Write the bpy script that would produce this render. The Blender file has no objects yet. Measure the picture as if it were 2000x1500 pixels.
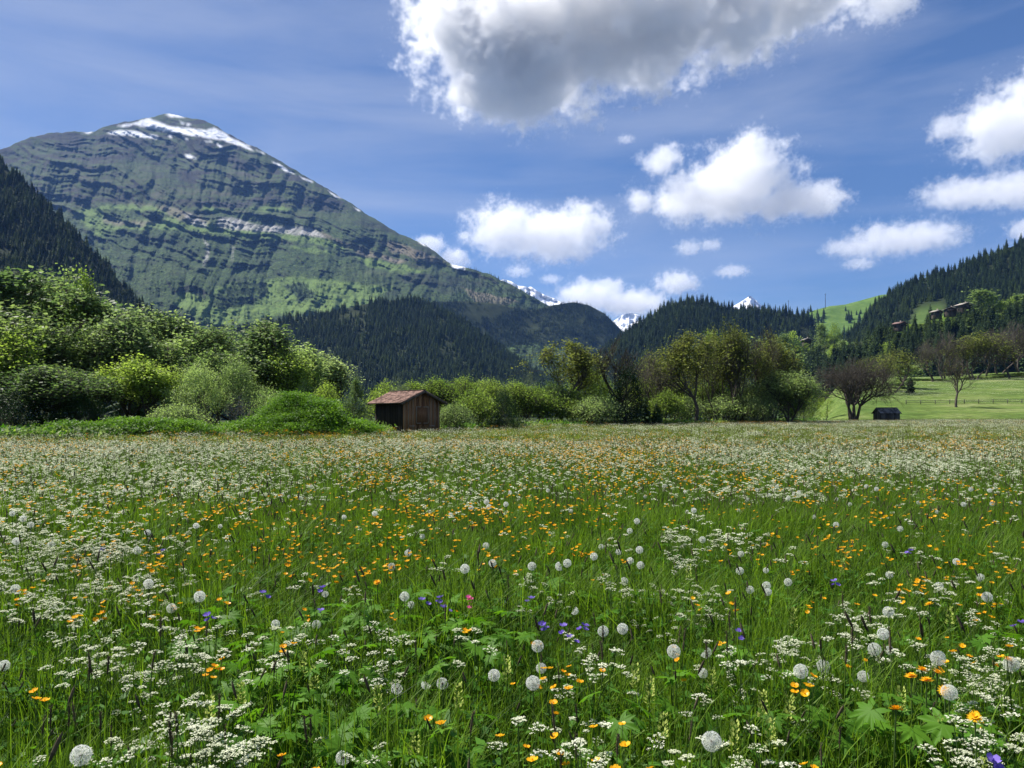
import bpy, math, random
import numpy as np
from mathutils import Vector

sc = bpy.context.scene
COL = sc.collection
R = math.radians

# ------------------------------------------------------------------ camera, sky, sun, exposure
FPX = 1511.0                       # focal length in photograph pixels (2000 wide)
EYE = 1.35
HOR = 806.0
cam = bpy.data.cameras.new('camera')
co = bpy.data.objects.new('camera', cam)
COL.objects.link(co)
cam.sensor_width = 36
cam.lens = 36 * FPX / 2000
cam.shift_y = (HOR - 750) / 2000
cam.clip_start = .05
cam.clip_end = 60000
co.location = (0, 0, EYE)
co.rotation_euler = (math.pi / 2, 0, 0)
sc.camera = co

SUN_AZ, SUN_EL = R(-60), R(53)
sd = Vector((math.sin(SUN_AZ) * math.cos(SUN_EL), math.cos(SUN_AZ) * math.cos(SUN_EL), math.sin(SUN_EL)))
wd = bpy.data.worlds.new('World')
sc.world = wd
wd.use_nodes = True
wn = wd.node_tree
bg = wn.nodes['Background']
sky = wn.nodes.new('ShaderNodeTexSky')
sky.sky_type = 'NISHITA'
sky.sun_disc = False
sky.sun_elevation = SUN_EL
sky.sun_rotation = SUN_AZ
sky.altitude = 1300
sky.air_density = 1.0
sky.dust_density = .9
sky.ozone_density = 6.0
# thin high cirrus veils in the blue
tcw = wn.nodes.new('ShaderNodeTexCoord')
mpw = wn.nodes.new('ShaderNodeMapping')
mpw.inputs['Scale'].default_value = (1.2, 1.2, 7.0)
mpw.inputs['Rotation'].default_value = (0, R(9), 0)
wn.links.new(tcw.outputs['Generated'], mpw.inputs[0])
nzw = wn.nodes.new('ShaderNodeTexNoise')
nzw.inputs['Scale'].default_value = 1.6
nzw.inputs['Detail'].default_value = 7
nzw.inputs['Roughness'].default_value = .55
nzw.inputs['Distortion'].default_value = .4
wn.links.new(mpw.outputs[0], nzw.inputs['Vector'])
mrw = wn.nodes.new('ShaderNodeMapRange')
mrw.inputs[1].default_value = .38
mrw.inputs[2].default_value = .72
mrw.inputs[3].default_value = 0
mrw.inputs[4].default_value = .42
wn.links.new(nzw.outputs[0], mrw.inputs[0])
hsw = wn.nodes.new('ShaderNodeHueSaturation')
hsw.inputs['Hue'].default_value = .505
hsw.inputs['Saturation'].default_value = 1.08
wn.links.new(sky.outputs[0], hsw.inputs['Color'])
mxw = wn.nodes.new('ShaderNodeMix')
mxw.data_type = 'RGBA'
wn.links.new(mrw.outputs[0], mxw.inputs[0])
wn.links.new(hsw.outputs[0], mxw.inputs[6])
mxw.inputs[7].default_value = (6.2, 6.6, 7.6, 1)
wn.links.new(mxw.outputs[2], bg.inputs[0])
bg.inputs[1].default_value = .057
sl = bpy.data.lights.new('sun', 'SUN')
sl.energy = 5.0
sl.angle = R(.53)
sl.color = (1, .955, .88)
so = bpy.data.objects.new('sun', sl)
COL.objects.link(so)
so.rotation_euler = sd.to_track_quat('Z', 'Y').to_euler()
so.location = (-50, 50, 80)
vs = sc.view_settings
vs.view_transform = 'Standard'
vs.look = 'None'
vs.exposure = 0.9
vs.gamma = 1
vs.use_curve_mapping = False
cy = sc.cycles
cy.use_denoising = True
cy.volume_bounces = 8
cy.max_bounces = 10
cy.diffuse_bounces = 3
cy.glossy_bounces = 2
cy.transmission_bounces = 6
cy.transparent_max_bounces = 12
cy.volume_max_steps = 384
HAZE_DENSITY = 1.0 / 28000

# ------------------------------------------------------------------ helpers
rs = np.random.RandomState(7)
random.seed(7)


def P(u, v, Y):
    """a point of the place, given its direction in the photograph and its distance"""
    return Vector(((u - 1000) / FPX * Y, Y, EYE + (HOR - v) / FPX * Y))


def hsh(ix, iy, s):
    h = (ix.astype(np.int64) * 374761393 + iy.astype(np.int64) * 668265263 + int(s) * 974634777) & 0xffffffff
    h = ((h ^ (h >> 13)) * 1274126177) & 0xffffffff
    h = ((h ^ (h >> 16)) * 2246822519) & 0xffffffff
    return (h ^ (h >> 13)) & 0xffff


def gnoise(x, y, s=0):
    x = np.asarray(x, float)
    y = np.asarray(y, float)
    ix = np.floor(x)
    iy = np.floor(y)
    fx = x - ix
    fy = y - iy
    ux = fx * fx * fx * (fx * (fx * 6 - 15) + 10)
    uy = fy * fy * fy * (fy * (fy * 6 - 15) + 10)

    def g(a, b):
        t = hsh(ix + a, iy + b, s) * (2 * math.pi / 65536)
        return np.cos(t) * (fx - a) + np.sin(t) * (fy - b)
    return ((g(0, 0) * (1 - ux) + g(1, 0) * ux) * (1 - uy) + (g(0, 1) * (1 - ux) + g(1, 1) * ux) * uy) * 1.45


def fbm(x, y, s=0, o=5, ridged=False, gain=.5):
    t = 0
    a = 1.
    for i in range(o):
        n = gnoise(x * 2 ** i, y * 2 ** i, s + i * 17)
        t = t + a * ((1 - 2 * np.abs(n)) if ridged else n)
        a *= gain
    return t


def inside(poly, u, v):
    c = np.zeros(u.shape, bool)
    n = len(poly)
    for i in range(n):
        (x1, y1), (x2, y2) = poly[i], poly[(i + 1) % n]
        if y1 == y2:
            continue
        c ^= ((y1 > v) != (y2 > v)) & (u < (x2 - x1) * (v - y1) / (y2 - y1) + x1)
    return c


def mesh_np(name, V, parts, mats, smooth=False):
    """parts: list of (faces array n x k, material index)"""
    me = bpy.data.meshes.new(name)
    V = np.asarray(V, np.float32).reshape(-1, 3)
    parts = [(np.asarray(f, np.int32), m) for f, m in parts if len(f)]
    me.vertices.add(len(V))
    me.vertices.foreach_set('co', V.ravel())
    loops = np.concatenate([f.ravel() for f, m in parts])
    tot = np.concatenate([np.full(len(f), f.shape[1], np.int32) for f, m in parts])
    mi = np.concatenate([np.full(len(f), m, np.int32) for f, m in parts])
    st = np.concatenate([[0], np.cumsum(tot)[:-1]]).astype(np.int32)
    me.loops.add(len(loops))
    me.loops.foreach_set('vertex_index', loops)
    me.polygons.add(len(tot))
    me.polygons.foreach_set('loop_start', st)
    me.polygons.foreach_set('loop_total', tot)
    me.polygons.foreach_set('material_index', mi)
    if smooth:
        me.polygons.foreach_set('use_smooth', np.ones(len(tot), bool))
    for m in mats:
        me.materials.append(m)
    me.update(calc_edges=True)
    me.validate()
    return me


class MB:
    """collects pieces of geometry that become one mesh"""

    def __init__(s):
        s.V = []
        s.n = 0
        s.F = {}

    def add(s, V, F, m=0):
        V = np.asarray(V, float).reshape(-1, 3)
        F = np.asarray(F, int)
        s.F.setdefault((F.shape[1], m), []).append(F + s.n)
        s.V.append(V)
        s.n += len(V)

    def box(s, c, size, rz=0, m=0, axes=None):
        c = np.asarray(c, float)
        h = np.asarray(size, float) / 2
        q = np.array([[x, y, z] for z in (-1, 1) for y in (-1, 1) for x in (-1, 1)]) * h
        if axes is not None:
            q = q @ np.asarray(axes, float)
        elif rz:
            ca, sa = math.cos(rz), math.sin(rz)
            q = q @ np.array([[ca, sa, 0], [-sa, ca, 0], [0, 0, 1]])
        s.add(q + c, [[0, 2, 3, 1], [4, 5, 7, 6], [0, 1, 5, 4], [2, 6, 7, 3], [0, 4, 6, 2], [1, 3, 7, 5]], m)

    def tubes(s, P0, P1, R0, R1, sides=5, m=0):
        P0 = np.asarray(P0, float).reshape(-1, 3)
        P1 = np.asarray(P1, float).reshape(-1, 3)
        n = len(P0)
        R0 = np.broadcast_to(np.asarray(R0, float), (n,))
        R1 = np.broadcast_to(np.asarray(R1, float), (n,))
        d = P1 - P0
        d = d / (np.linalg.norm(d, axis=1, keepdims=True) + 1e-9)
        up = np.where(np.abs(d[:, 2:3]) > .9, [[1., 0, 0]], [[0, 0, 1.]])
        a = np.cross(d, up)
        a /= np.linalg.norm(a, axis=1, keepdims=True)
        b = np.cross(d, a)
        t = np.arange(sides) * 2 * math.pi / sides
        ring = a[:, None, :] * np.cos(t)[None, :, None] + b[:, None, :] * np.sin(t)[None, :, None]
        A = P0[:, None, :] + ring * R0[:, None, None]
        B = P1[:, None, :] + ring * R1[:, None, None]
        V = np.concatenate([A, B], 1).reshape(-1, 3)
        k = np.arange(sides)
        q = np.stack([k, (k + 1) % sides, sides + (k + 1) % sides, sides + k], 1)
        F = (q[None] + (np.arange(n) * 2 * sides)[:, None, None]).reshape(-1, 4)
        s.add(V, F, m)

    def leaves(s, C, A, N, L, W, m=0, fold=.15):
        """diamond leaves: base at C, pointing along A, facing N"""
        C = np.asarray(C, float)
        A = A / (np.linalg.norm(A, axis=1, keepdims=True) + 1e-9)
        S = np.cross(A, N)
        S /= (np.linalg.norm(S, axis=1, keepdims=True) + 1e-9)
        N2 = np.cross(S, A)
        L = np.broadcast_to(L, (len(C),))[:, None]
        W = np.broadcast_to(W, (len(C),))[:, None]
        m0 = C + A * L * .45 - N2 * W * fold
        V = np.stack([C, m0 + S * W * .5, C + A * L, m0 - S * W * .5], 1).reshape(-1, 3)
        F = np.arange(len(C) * 4).reshape(-1, 4)
        s.add(V, F, m)

    def mesh(s, name, mats, smooth=False):
        V = np.concatenate(s.V)
        parts = [(np.concatenate(f), m) for (k, m), f in s.F.items()]
        return mesh_np(name, V, parts, mats if isinstance(mats, (list, tuple)) else [mats], smooth)


def link(name, me, parent=None, loc=None, rz=0, scl=1.0, **props):
    o = bpy.data.objects.new(name, me)
    COL.objects.link(o)
    if parent is not None:
        o.parent = parent
    if loc is not None:
        o.location = loc
    if rz:
        o.rotation_euler = (0, 0, rz)
    if scl != 1.0:
        o.scale = (scl,) * 3 if not isinstance(scl, (tuple, list)) else scl
    for k, v in props.items():
        if v is not None:
            o[k] = v
    return o


def thing(name, label, cat, loc=(0, 0, 0), rz=0, scl=1.0, group=None):
    return link(name, None, None, loc, rz, scl, label=label, category=cat, group=group, kind='thing')


def rvec(n, rng=rs):
    v = rng.normal(size=(n, 3))
    return v / np.linalg.norm(v, axis=1, keepdims=True)


# ways of saying which one: what a thing stands beside, found from landmarks anyone can see
MARKS = [(45, 1013, 'leftmost far clock'), (268, 1075, 'small clock left of the buttercup patch'), (32, 1057, 'clock close to the left edge'), (312, 1150, 'two faint clocks at left'),
         (30, 1150, 'faint clock at the left edge'), (120, 965, 'row of tiny clocks at far left'), (383, 1027, 'clock over the buttercup patch'), (430, 1380, 'dark grass heads at lower left'),
         (75, 1380, 'dark grass heads at the left edge'), (1900, 1402, 'yellow dandelion at lower right'), (390, 1165, 'single round clock at left'), (908, 1111, 'clock above the pink flower'), (920, 1165, 'pink flower'), (1197, 1231, 'paired clocks'),
         (1316, 1272, 'lone full clock right of centre'), (1390, 1448, 'largest clock'), (158, 1475, 'bottom left clock'), (8, 1300, 'clock cut by the left edge'),
         (1060, 1350, 'dense buttercup cluster'), (370, 1095, 'orange buttercup patch at left'), (965, 1319, 'clock left of the buttercup cluster'),
         (670, 1480, 'half blown clock'), (850, 1337, 'three ragged clocks'), (538, 1219, 'clock above the lobed leaves'), (797, 1165, 'clock with a smaller one under it'),
         (1805, 1320, 'yellow dandelion group'), (1854, 1352, 'clock touching yellow dandelions'), (1975, 1297, 'clock near the right edge'), (1715, 1250, 'stack of three clocks at right'),
         (1586, 1306, 'two level clocks at right'), (1686, 1321, 'clock left of the yellow dandelions'), (1832, 1285, 'wide clock above the yellow dandelions'), (5, 1495, 'bottom left corner'),
         (1995, 1495, 'bottom right corner'), (1000, 1498, 'middle of the bottom edge'), (500, 1498, 'bottom edge left of centre'), (1500, 1498, 'bottom edge right of centre'),
         (5, 1150, 'left edge halfway up the meadow'), (1995, 1150, 'right edge halfway up the meadow'), (1497, 1150, 'two touching clocks right of centre'), (1240, 1090, 'loose group of small clocks'),
         (519, 1152, 'tallest violet flower'), (1140, 1219, 'brightest violet flower'), (1630, 1134, 'violet flower at right'), (600, 1340, 'biggest patch of lobed leaves'),
         (740, 925, 'far yellow patch'), (950, 978, 'far pair of clocks'), (1390, 1050, 'flat white umbels right of centre'), (700, 1010, 'small clock left of centre'), (1692, 950, 'row of tiny clocks at right')]
TREE_MARKS = [(1612, 590, 'skyline mast'), (1465, 580, 'far snowy peak'), (1340, 570, 'crown of the rounded hill'), (1205, 625, 'notch of the valley'), (1764, 632, 'red roofed chalet'),
              (1858, 606, 'middle chalet'), (1890, 597, 'upper chalet'), (1834, 608, 'leftmost chalet'), (1578, 668, 'chalet by the terrace meadow'), (1705, 600, 'left end of the right ridge'),
              (1998, 455, 'right edge skyline'), (1870, 505, 'middle of the right ridge'), (1670, 710, 'big bare tree'), (1742, 685, 'yellow green budding tree'), (2, 300, 'left edge skyline'),
              (100, 385, 'upper left ridge'), (200, 490, 'middle of the left ridge'), (300, 590, 'lower left ridge'), (85, 545, 'tallest left tree'), (165, 535, 'slender loose tree'),
              (400, 650, 'foot of the left ridge'), (520, 625, 'pasture edge left of the forest hump'), (780, 575, 'crown of the forest hump'), (1000, 700, 'right foot of the forest hump'),
              (1570, 620, 'left end of the alpine pasture'), (1680, 590, 'right end of the alpine pasture'), (1998, 560, 'right edge by the chalets'), (1440, 640, 'tall budding group'), (1810, 610, 'grassy clearing')]
USED = set()
DIRS = ['right of', 'just right and above', 'above', 'just left and above', 'left of', 'left and below', 'below', 'right and below']


def where(what, u, v, marks=MARKS):
    """a label no other thing has: the thing and the landmark it is nearest to"""
    near_ = sorted(marks, key=lambda m: (m[0] - u) ** 2 + (1.5 * (m[1] - v)) ** 2)
    for how in ('', 'a little way ', 'some way ', 'farther '):
        for m in near_[:7 if how != 'farther ' else 24]:
            du_, dv_ = u - m[0], m[1] - v
            d = math.hypot(du_, dv_)
            if how == '' and d > 45 or how == 'a little way ' and d > 110 or how == 'some way ' and d > 230:
                continue
            k = DIRS[int(round(math.atan2(dv_, du_) / (math.pi / 4))) % 8].replace('just ', '')
            t = '%s %s%s the %s' % (what, how, k, m[2])
            if t not in USED and len(t.split()) <= 16:
                USED.add(t)
                return t
    m = near_[0]
    return '%s in the surroundings of the %s' % (what, m[2])


# ------------------------------------------------------------------ materials
def new_mat(name):
    m = bpy.data.materials.new(name)
    m.use_nodes = True
    m.node_tree.nodes.clear()
    return m, m.node_tree.nodes, m.node_tree.links


def ramp(n, l, src, stops):
    r = n.new('ShaderNodeValToRGB')
    e = r.color_ramp.elements
    e[0].position, e[0].color = stops[0][0], (*stops[0][1], 1)
    e[1].position, e[1].color = stops[-1][0], (*stops[-1][1], 1)
    for p, c in stops[1:-1]:
        x = e.new(p)
        x.color = (*c, 1)
    l.new(src, r.inputs[0])
    return r.outputs[0]


def noise(n, l, scale, detail=4, rough=.6, vec=None):
    t = n.new('ShaderNodeTexNoise')
    t.inputs['Scale'].default_value = scale
    t.inputs['Detail'].default_value = detail
    t.inputs['Roughness'].default_value = rough
    if vec is not None:
        l.new(vec, t.inputs['Vector'])
    return t.outputs[0]


def leaf_mat(name, c1, c2, trans=.45, rough=.6, per='island', spec=.12, tcol=None, wscale=None, c3=None):
    """thin plant tissue: diffuse and glossy in front, light coming through from behind; each leaf has its own tone"""
    m, n, l = new_mat(name)
    o = n.new('ShaderNodeOutputMaterial')
    g = n.new('ShaderNodeNewGeometry')
    oi = n.new('ShaderNodeObjectInfo')
    a = n.new('ShaderNodeMath')
    a.operation = 'ADD'
    l.new(g.outputs['Random Per Island'], a.inputs[0])
    l.new(oi.outputs['Random'], a.inputs[1])
    b = n.new('ShaderNodeMath')
    b.operation = 'MULTIPLY'
    l.new(a.outputs[0], b.inputs[0])
    b.inputs[1].default_value = .5
    src = b.outputs[0]
    if wscale:
        nz = noise(n, l, wscale, 3, .6, g.outputs['Position'])
        mm = n.new('ShaderNodeMath')
        mm.operation = 'MULTIPLY_ADD'
        l.new(nz, mm.inputs[0])
        mm.inputs[1].default_value = 1.2
        l.new(src, mm.inputs[2])
        sb = n.new('ShaderNodeMath')
        sb.operation = 'SUBTRACT'
        l.new(mm.outputs[0], sb.inputs[0])
        sb.inputs[1].default_value = .6
        sb.use_clamp = True
        src = sb.outputs[0]
    col = ramp(n, l, src, [(0.15, c1), (.85, c2)] if c3 is None else [(.1, c1), (.55, c2), (.9, c3)])
    p = n.new('ShaderNodeBsdfPrincipled')
    l.new(col, p.inputs['Base Color'])
    p.inputs['Roughness'].default_value = rough
    p.inputs['Specular IOR Level'].default_value = spec
    t = n.new('ShaderNodeBsdfTranslucent')
    if tcol:
        mx = n.new('ShaderNodeMix')
        mx.data_type = 'RGBA'
        mx.blend_type = 'MULTIPLY'
        mx.inputs[0].default_value = 1
        l.new(col, mx.inputs[6])
        mx.inputs[7].default_value = (*tcol, 1)
        l.new(mx.outputs[2], t.inputs[0])
    else:
        l.new(col, t.inputs[0])
    s = n.new('ShaderNodeMixShader')
    s.inputs[0].default_value = trans
    l.new(p.outputs[0], s.inputs[1])
    l.new(t.outputs[0], s.inputs[2])
    l.new(s.outputs[0], o.inputs[0])
    return m


def solid_mat(name, c1, c2, scale=3., rough=.8, stretch=(1, 1, 1), bump=.3, spec=.2, obj_var=0, coord='Object'):
    m, n, l = new_mat(name)
    o = n.new('ShaderNodeOutputMaterial')
    p = n.new('ShaderNodeBsdfPrincipled')
    tc = n.new('ShaderNodeTexCoord')
    mp = n.new('ShaderNodeMapping')
    mp.inputs['Scale'].default_value = stretch
    l.new(tc.outputs[coord], mp.inputs[0])
    f = noise(n, l, scale, 6, .65, mp.outputs[0])
    if obj_var:
        oi = n.new('ShaderNodeObjectInfo')
        k = n.new('ShaderNodeMath')
        k.operation = 'MULTIPLY_ADD'
        l.new(oi.outputs['Random'], k.inputs[0])
        k.inputs[1].default_value = obj_var
        l.new(f, k.inputs[2])
        k2 = n.new('ShaderNodeMath')
        k2.operation = 'SUBTRACT'
        l.new(k.outputs[0], k2.inputs[0])
        k2.inputs[1].default_value = obj_var / 2
        f = k2.outputs[0]
    l.new(ramp(n, l, f, [(.3, c1), (.7, c2)]), p.inputs['Base Color'])
    p.inputs['Roughness'].default_value = rough
    p.inputs['Specular IOR Level'].default_value = spec
    if bump:
        b = n.new('ShaderNodeBump')
        b.inputs['Strength'].default_value = bump
        b.inputs['Distance'].default_value = .02
        l.new(f, b.inputs['Height'])
        l.new(b.outputs[0], p.inputs['Normal'])
    l.new(p.outputs[0], o.inputs[0])
    return m


TT = (1.25, 1.3, .5)
TR = (1.15, 1.25, .75)
M = {}
M['grass'] = leaf_mat('grass_blade', (.014, .042, .005), (.19, .32, .032), .45, .5, tcol=TT, spec=.14)
M['grass_far'] = leaf_mat('grass_far', (.09, .14, .025), (.30, .36, .09), .42, .5, tcol=TT, wscale=.25)
M['seedhead'] = leaf_mat('grass_seed_head', (.05, .04, .028), (.16, .13, .08), .3, .8)
M['seedhead_tan'] = leaf_mat('grass_seed_head_tan', (.10, .085, .045), (.20, .17, .09), .3, .8)
M['stem'] = leaf_mat('flower_stem', (.06, .12, .025), (.11, .17, .045), .2, .5)
M['umbel'] = leaf_mat('umbel_flower', (.60, .64, .42), (.86, .87, .70), .35, .8)
M['butter'] = leaf_mat('buttercup_petal', (.80, .34, .008), (.90, .50, .015), .35, .35)
M['dandy'] = leaf_mat('dandelion_petal', (.85, .42, .01), (.92, .55, .02), .3, .6)
M['pappus'] = leaf_mat('seed_pappus', (.78, .80, .74), (.90, .91, .86), .6, .9)
M['seedcore'] = solid_mat('seed_core', (.07, .05, .03), (.16, .12, .07), 200)
M['rattle'] = leaf_mat('rattle_bract', (.32, .42, .08), (.55, .62, .16), .4, .6)
M['violet'] = leaf_mat('violet_petal', (.11, .06, .42), (.28, .20, .65), .35, .6)
M['pink'] = leaf_mat('pink_petal', (.55, .05, .22), (.75, .12, .36), .35, .6)
M['lobed'] = leaf_mat('lobed_leaf', (.05, .14, .012), (.12, .27, .022), .45, .5, tcol=TT, spec=.1)
M['herb'] = leaf_mat('herb_leaf', (.035, .11, .012), (.11, .26, .03), .4, .4, tcol=TT)
M['nettle'] = leaf_mat('mound_leaf', (.05, .13, .014), (.19, .34, .04), .4, .5, tcol=TT, wscale=.9)
M['leaf_a'] = leaf_mat('leaf_fresh_green', (.09, .15, .05), (.38, .48, .20), .52, .5, tcol=TR, wscale=.35)
M['leaf_b'] = leaf_mat('leaf_mid_green', (.06, .11, .04), (.29, .37, .15), .5, .5, tcol=TR, wscale=.35)
M['leaf_c'] = leaf_mat('leaf_lime_green', (.10, .17, .03), (.36, .46, .10), .54, .5, tcol=TR, wscale=.35)
M['leaf_s'] = leaf_mat('leaf_pale_green', (.10, .16, .07), (.42, .50, .26), .5, .5, tcol=TR, wscale=.35)
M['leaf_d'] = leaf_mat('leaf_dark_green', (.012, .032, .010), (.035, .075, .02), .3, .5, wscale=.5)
M['leaf_bud'] = leaf_mat('leaf_budding', (.08, .11, .02), (.30, .34, .07), .45, .5)
M['leaf_silver'] = leaf_mat('leaf_silvery', (.14, .19, .10), (.28, .33, .20), .35, .6)
M['needle'] = leaf_mat('spruce_needle', (.010, .024, .013), (.065, .11, .036), .2, .7)
M['needle_warm'] = leaf_mat('larch_needle', (.03, .055, .016), (.10, .15, .035), .3, .7)
M['bark'] = solid_mat('bark', (.045, .035, .028), (.12, .10, .08), 6, .9, (1, 1, .25), .6)
M['bark_pale'] = solid_mat('bark_pale', (.11, .10, .085), (.22, .20, .17), 6, .9, (1, 1, .25), .5)
M['twig'] = solid_mat('twig', (.045, .039, .032), (.10, .088, .07), 4, .9)


# ------------------------------------------------------------------ lie of the land
EDGE_U = [-400, 0, 300, 500, 760, 900, 1050, 1200, 1400, 1550, 1650, 2000, 2400]
EDGE_Y = [30, 33, 35, 37.5, 42.5, 48, 58, 65, 72, 84, 98, 108, 112]


def sstep(a, b, x):
    t = np.clip((x - a) / (b - a), 0, 1)
    return t * t * (3 - 2 * t)


def gz(x, y):
    x = np.asarray(x, float)
    y = np.asarray(y, float)
    yy = np.maximum(y, 3.)
    u = 1000 + FPX * x / yy
    z = .05 * gnoise(x * .12, y * .12, 3) * sstep(3, 12, y)
    m = sstep(1560, 1665, u)
    rise = sstep(108, 120, y) * .9 + np.clip(y - 112, 0, 140) * .085 + sstep(140, 150, y) * .5
    z = z + m * (rise + .35 * gnoise(x * .03, y * .05, 5) * sstep(115, 140, y))
    z = z + m * sstep(1800, 2000, u) * np.clip(y - 150, 0, 80) * .02
    z = z - (1 - m) * sstep(90, 150, y) * 2.0
    z = z - m * sstep(240, 300, y) * 6
    return z


def ground():
    ys = np.concatenate([[-60, -20, -5, 0, 1], np.geomspace(1.6, 330, 150), np.geomspace(400, 9300, 12)])
    ts = np.linspace(-1.35, 1.35, 240)
    X = ts[None, :] * (np.abs(ys[:, None]) + 22)
    Y = np.repeat(ys[:, None], len(ts), 1)
    X = np.clip(X, -9300, 9300)
    Z = gz(X, Y)
    Z = np.where(Y > 330, -4.0, Z)
    V = np.stack([X, Y, Z], 2).reshape(-1, 3)
    a, b = Y.shape
    i = np.arange(a * b).reshape(a, b)
    F = np.stack([i[:-1, :-1], i[:-1, 1:], i[1:, 1:], i[1:, :-1]], 2).reshape(-1, 4)
    m, n, l = new_mat('meadow_ground')
    o = n.new('ShaderNodeOutputMaterial')
    p = n.new('ShaderNodeBsdfPrincipled')
    p.inputs['Roughness'].default_value = .95
    p.inputs['Specular IOR Level'].default_value = .1
    g = n.new('ShaderNodeNewGeometry')
    mp = n.new('ShaderNodeMapping')
    mp.inputs['Scale'].default_value = (.5, 1, 1)
    l.new(g.outputs['Position'], mp.inputs[0])
    f1 = noise(n, l, .12, 6, .7, mp.outputs[0])
    f2 = noise(n, l, 6, 6, .7, g.outputs['Position'])
    near = ramp(n, l, f2, [(.35, (.02, .032, .008)), (.65, (.05, .075, .018))])
    far = ramp(n, l, f1, [(.36, (.07, .125, .022)), (.54, (.125, .18, .04)), (.68, (.21, .24, .09))])
    f3 = noise(n, l, 1.2, 8, .75, mp.outputs[0])
    far2 = ramp(n, l, f3, [(.38, (.55, .55, .5)), (.62, (1.25, 1.25, 1.3))])
    mu = n.new('ShaderNodeMix')
    mu.data_type = 'RGBA'
    mu.blend_type = 'MULTIPLY'
    mu.inputs[0].default_value = 1
    l.new(far, mu.inputs[6])
    l.new(far2, mu.inputs[7])
    at = n.new('ShaderNodeAttribute')
    at.attribute_name = 'field'
    mx = n.new('ShaderNodeMix')
    mx.data_type = 'RGBA'
    l.new(at.outputs['Fac'], mx.inputs[0])
    l.new(near, mx.inputs[6])
    l.new(mu.outputs[2], mx.inputs[7])
    l.new(mx.outputs[2], p.inputs['Base Color'])
    b = n.new('ShaderNodeBump')
    b.inputs['Strength'].default_value = .8
    b.inputs['Distance'].default_value = .25
    l.new(f3, b.inputs['Height'])
    l.new(b.outputs[0], p.inputs['Normal'])
    l.new(p.outputs[0], o.inputs[0])
    me = mesh_np('ground', V, [(F, 0)], [m], True)
    at = me.attributes.new('field', 'FLOAT', 'POINT')
    UG = 1000 + FPX * X / np.maximum(Y, 3)
    at.data.foreach_set('value', (sstep(100, 112, Y) * (1 - sstep(300, 330, Y)) * sstep(1560, 1600, UG)).ravel().astype(np.float32))
    return link('ground', me, kind='structure')


ground()


# ------------------------------------------------------------------ hills
class Hill:
    """a slope between its foot and its skyline; rows climb from near to far, then fall away behind"""

    def __init__(s, name, u0, u1, du, sky, foot, Y0, Y1, p=1.0, nv=60, amp=8, nscale=200, seed=1, mat=None,
                 disp=None, rough_v=0, kind='structure', back=.5):
        us = np.arange(u0, u1 + du, du, float)
        ss = np.linspace(0, 1, nv)
        skyv = np.interp(us, [a for a, b in sky], [b for a, b in sky])
        if rough_v:
            skyv = skyv + rough_v * fbm(us / 26., us * 0 + seed, seed + 5, 4)
        footv = np.maximum(np.interp(us, [a for a, b in foot], [b for a, b in foot]), 0 if name == 'mountain' or name.startswith('snowy') else 832)
        y0 = np.interp(us, *zip(*Y0)) if isinstance(Y0, list) else np.full(us.shape, float(Y0))
        y1 = np.interp(us, *zip(*Y1)) if isinstance(Y1, list) else np.full(us.shape, float(Y1))
        S, U = np.meshgrid(ss, us, indexing='ij')
        Vv = footv[None] + (skyv - footv)[None] * S
        Yd = y0[None] + (y1 - y0)[None] * S ** p
        s.U, s.V = U, Vv
        if disp is not None:
            Yd = Yd + disp(U, Vv, S, Yd)
        else:
            X = (U - 1000) / FPX * Yd
            Yd = Yd + amp * fbm(X / nscale, Yd / nscale, seed, 5) * np.sin(np.pi * np.clip(S, 0, 1)) ** .5
        X = (U - 1000) / FPX * Yd
        Z = EYE + (HOR - Vv) / FPX * Yd
        s.X, s.Y, s.Z = X, Yd, Z
        rows = [(X, Yd, Z)]
        for k in (1, 2, 3):
            yb = Yd[-1] + (y1 - y0) * .12 * k * k
            rows.append((X[-1:] * yb[None] / Yd[-1:], yb[None], (Z[-1] - (Z[-1] - Z[0]) * (.06, .3, .75)[k - 1] * back * 2)[None]))
        XX = np.concatenate([r[0] for r in rows])
        YY = np.concatenate([r[1] for r in rows])
        ZZ = np.concatenate([r[2] for r in rows])
        a, b = XX.shape
        i = np.arange(a * b).reshape(a, b)
        F = np.stack([i[:-1, :-1], i[:-1, 1:], i[1:, 1:], i[1:, :-1]], 2).reshape(-1, 4)
        s.me = mesh_np(name, np.stack([XX, YY, ZZ], 2).reshape(-1, 3), [(F, 0)], [mat], True)
        s.shape = (a, b)
        s.nv = nv
        s.ob = link(name, s.me, kind=kind)

    def attr(s, name, A):
        full = np.zeros(s.shape, np.float32)
        full[:s.nv] = A
        full[s.nv:] = A[-1]
        at = s.me.attributes.new(name, 'FLOAT', 'POINT')
        at.data.foreach_set('value', full.ravel())

    def scatter(s, n, rng, dens=None, edge=0):
        """n points spread evenly over the real area of the slope, thinned by dens(u, v)"""
        dx = np.diff(s.X, axis=1)[:-1]
        dy = np.diff(s.Y, axis=0)[:, :-1]
        dz = np.diff(s.Z, axis=0)[:, :-1]
        A = np.abs(dx) * np.sqrt(dy * dy + dz * dz)
        if dens is not None:
            A = A * dens(s.U[:-1, :-1], s.V[:-1, :-1])
        c = np.cumsum(A.ravel())
        k = np.searchsorted(c, rng.rand(n) * c[-1])
        i, j = np.unravel_index(np.minimum(k, A.size - 1), A.shape)
        a, b = rng.rand(n), rng.rand(n)

        def bl(G):
            return (G[i, j] * (1 - a) + G[i + 1, j] * a) * (1 - b) + (G[i, j + 1] * (1 - a) + G[i + 1, j + 1] * a) * b
        return np.stack([bl(s.X), bl(s.Y), bl(s.Z)], 1), bl(s.U), bl(s.V)


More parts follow.
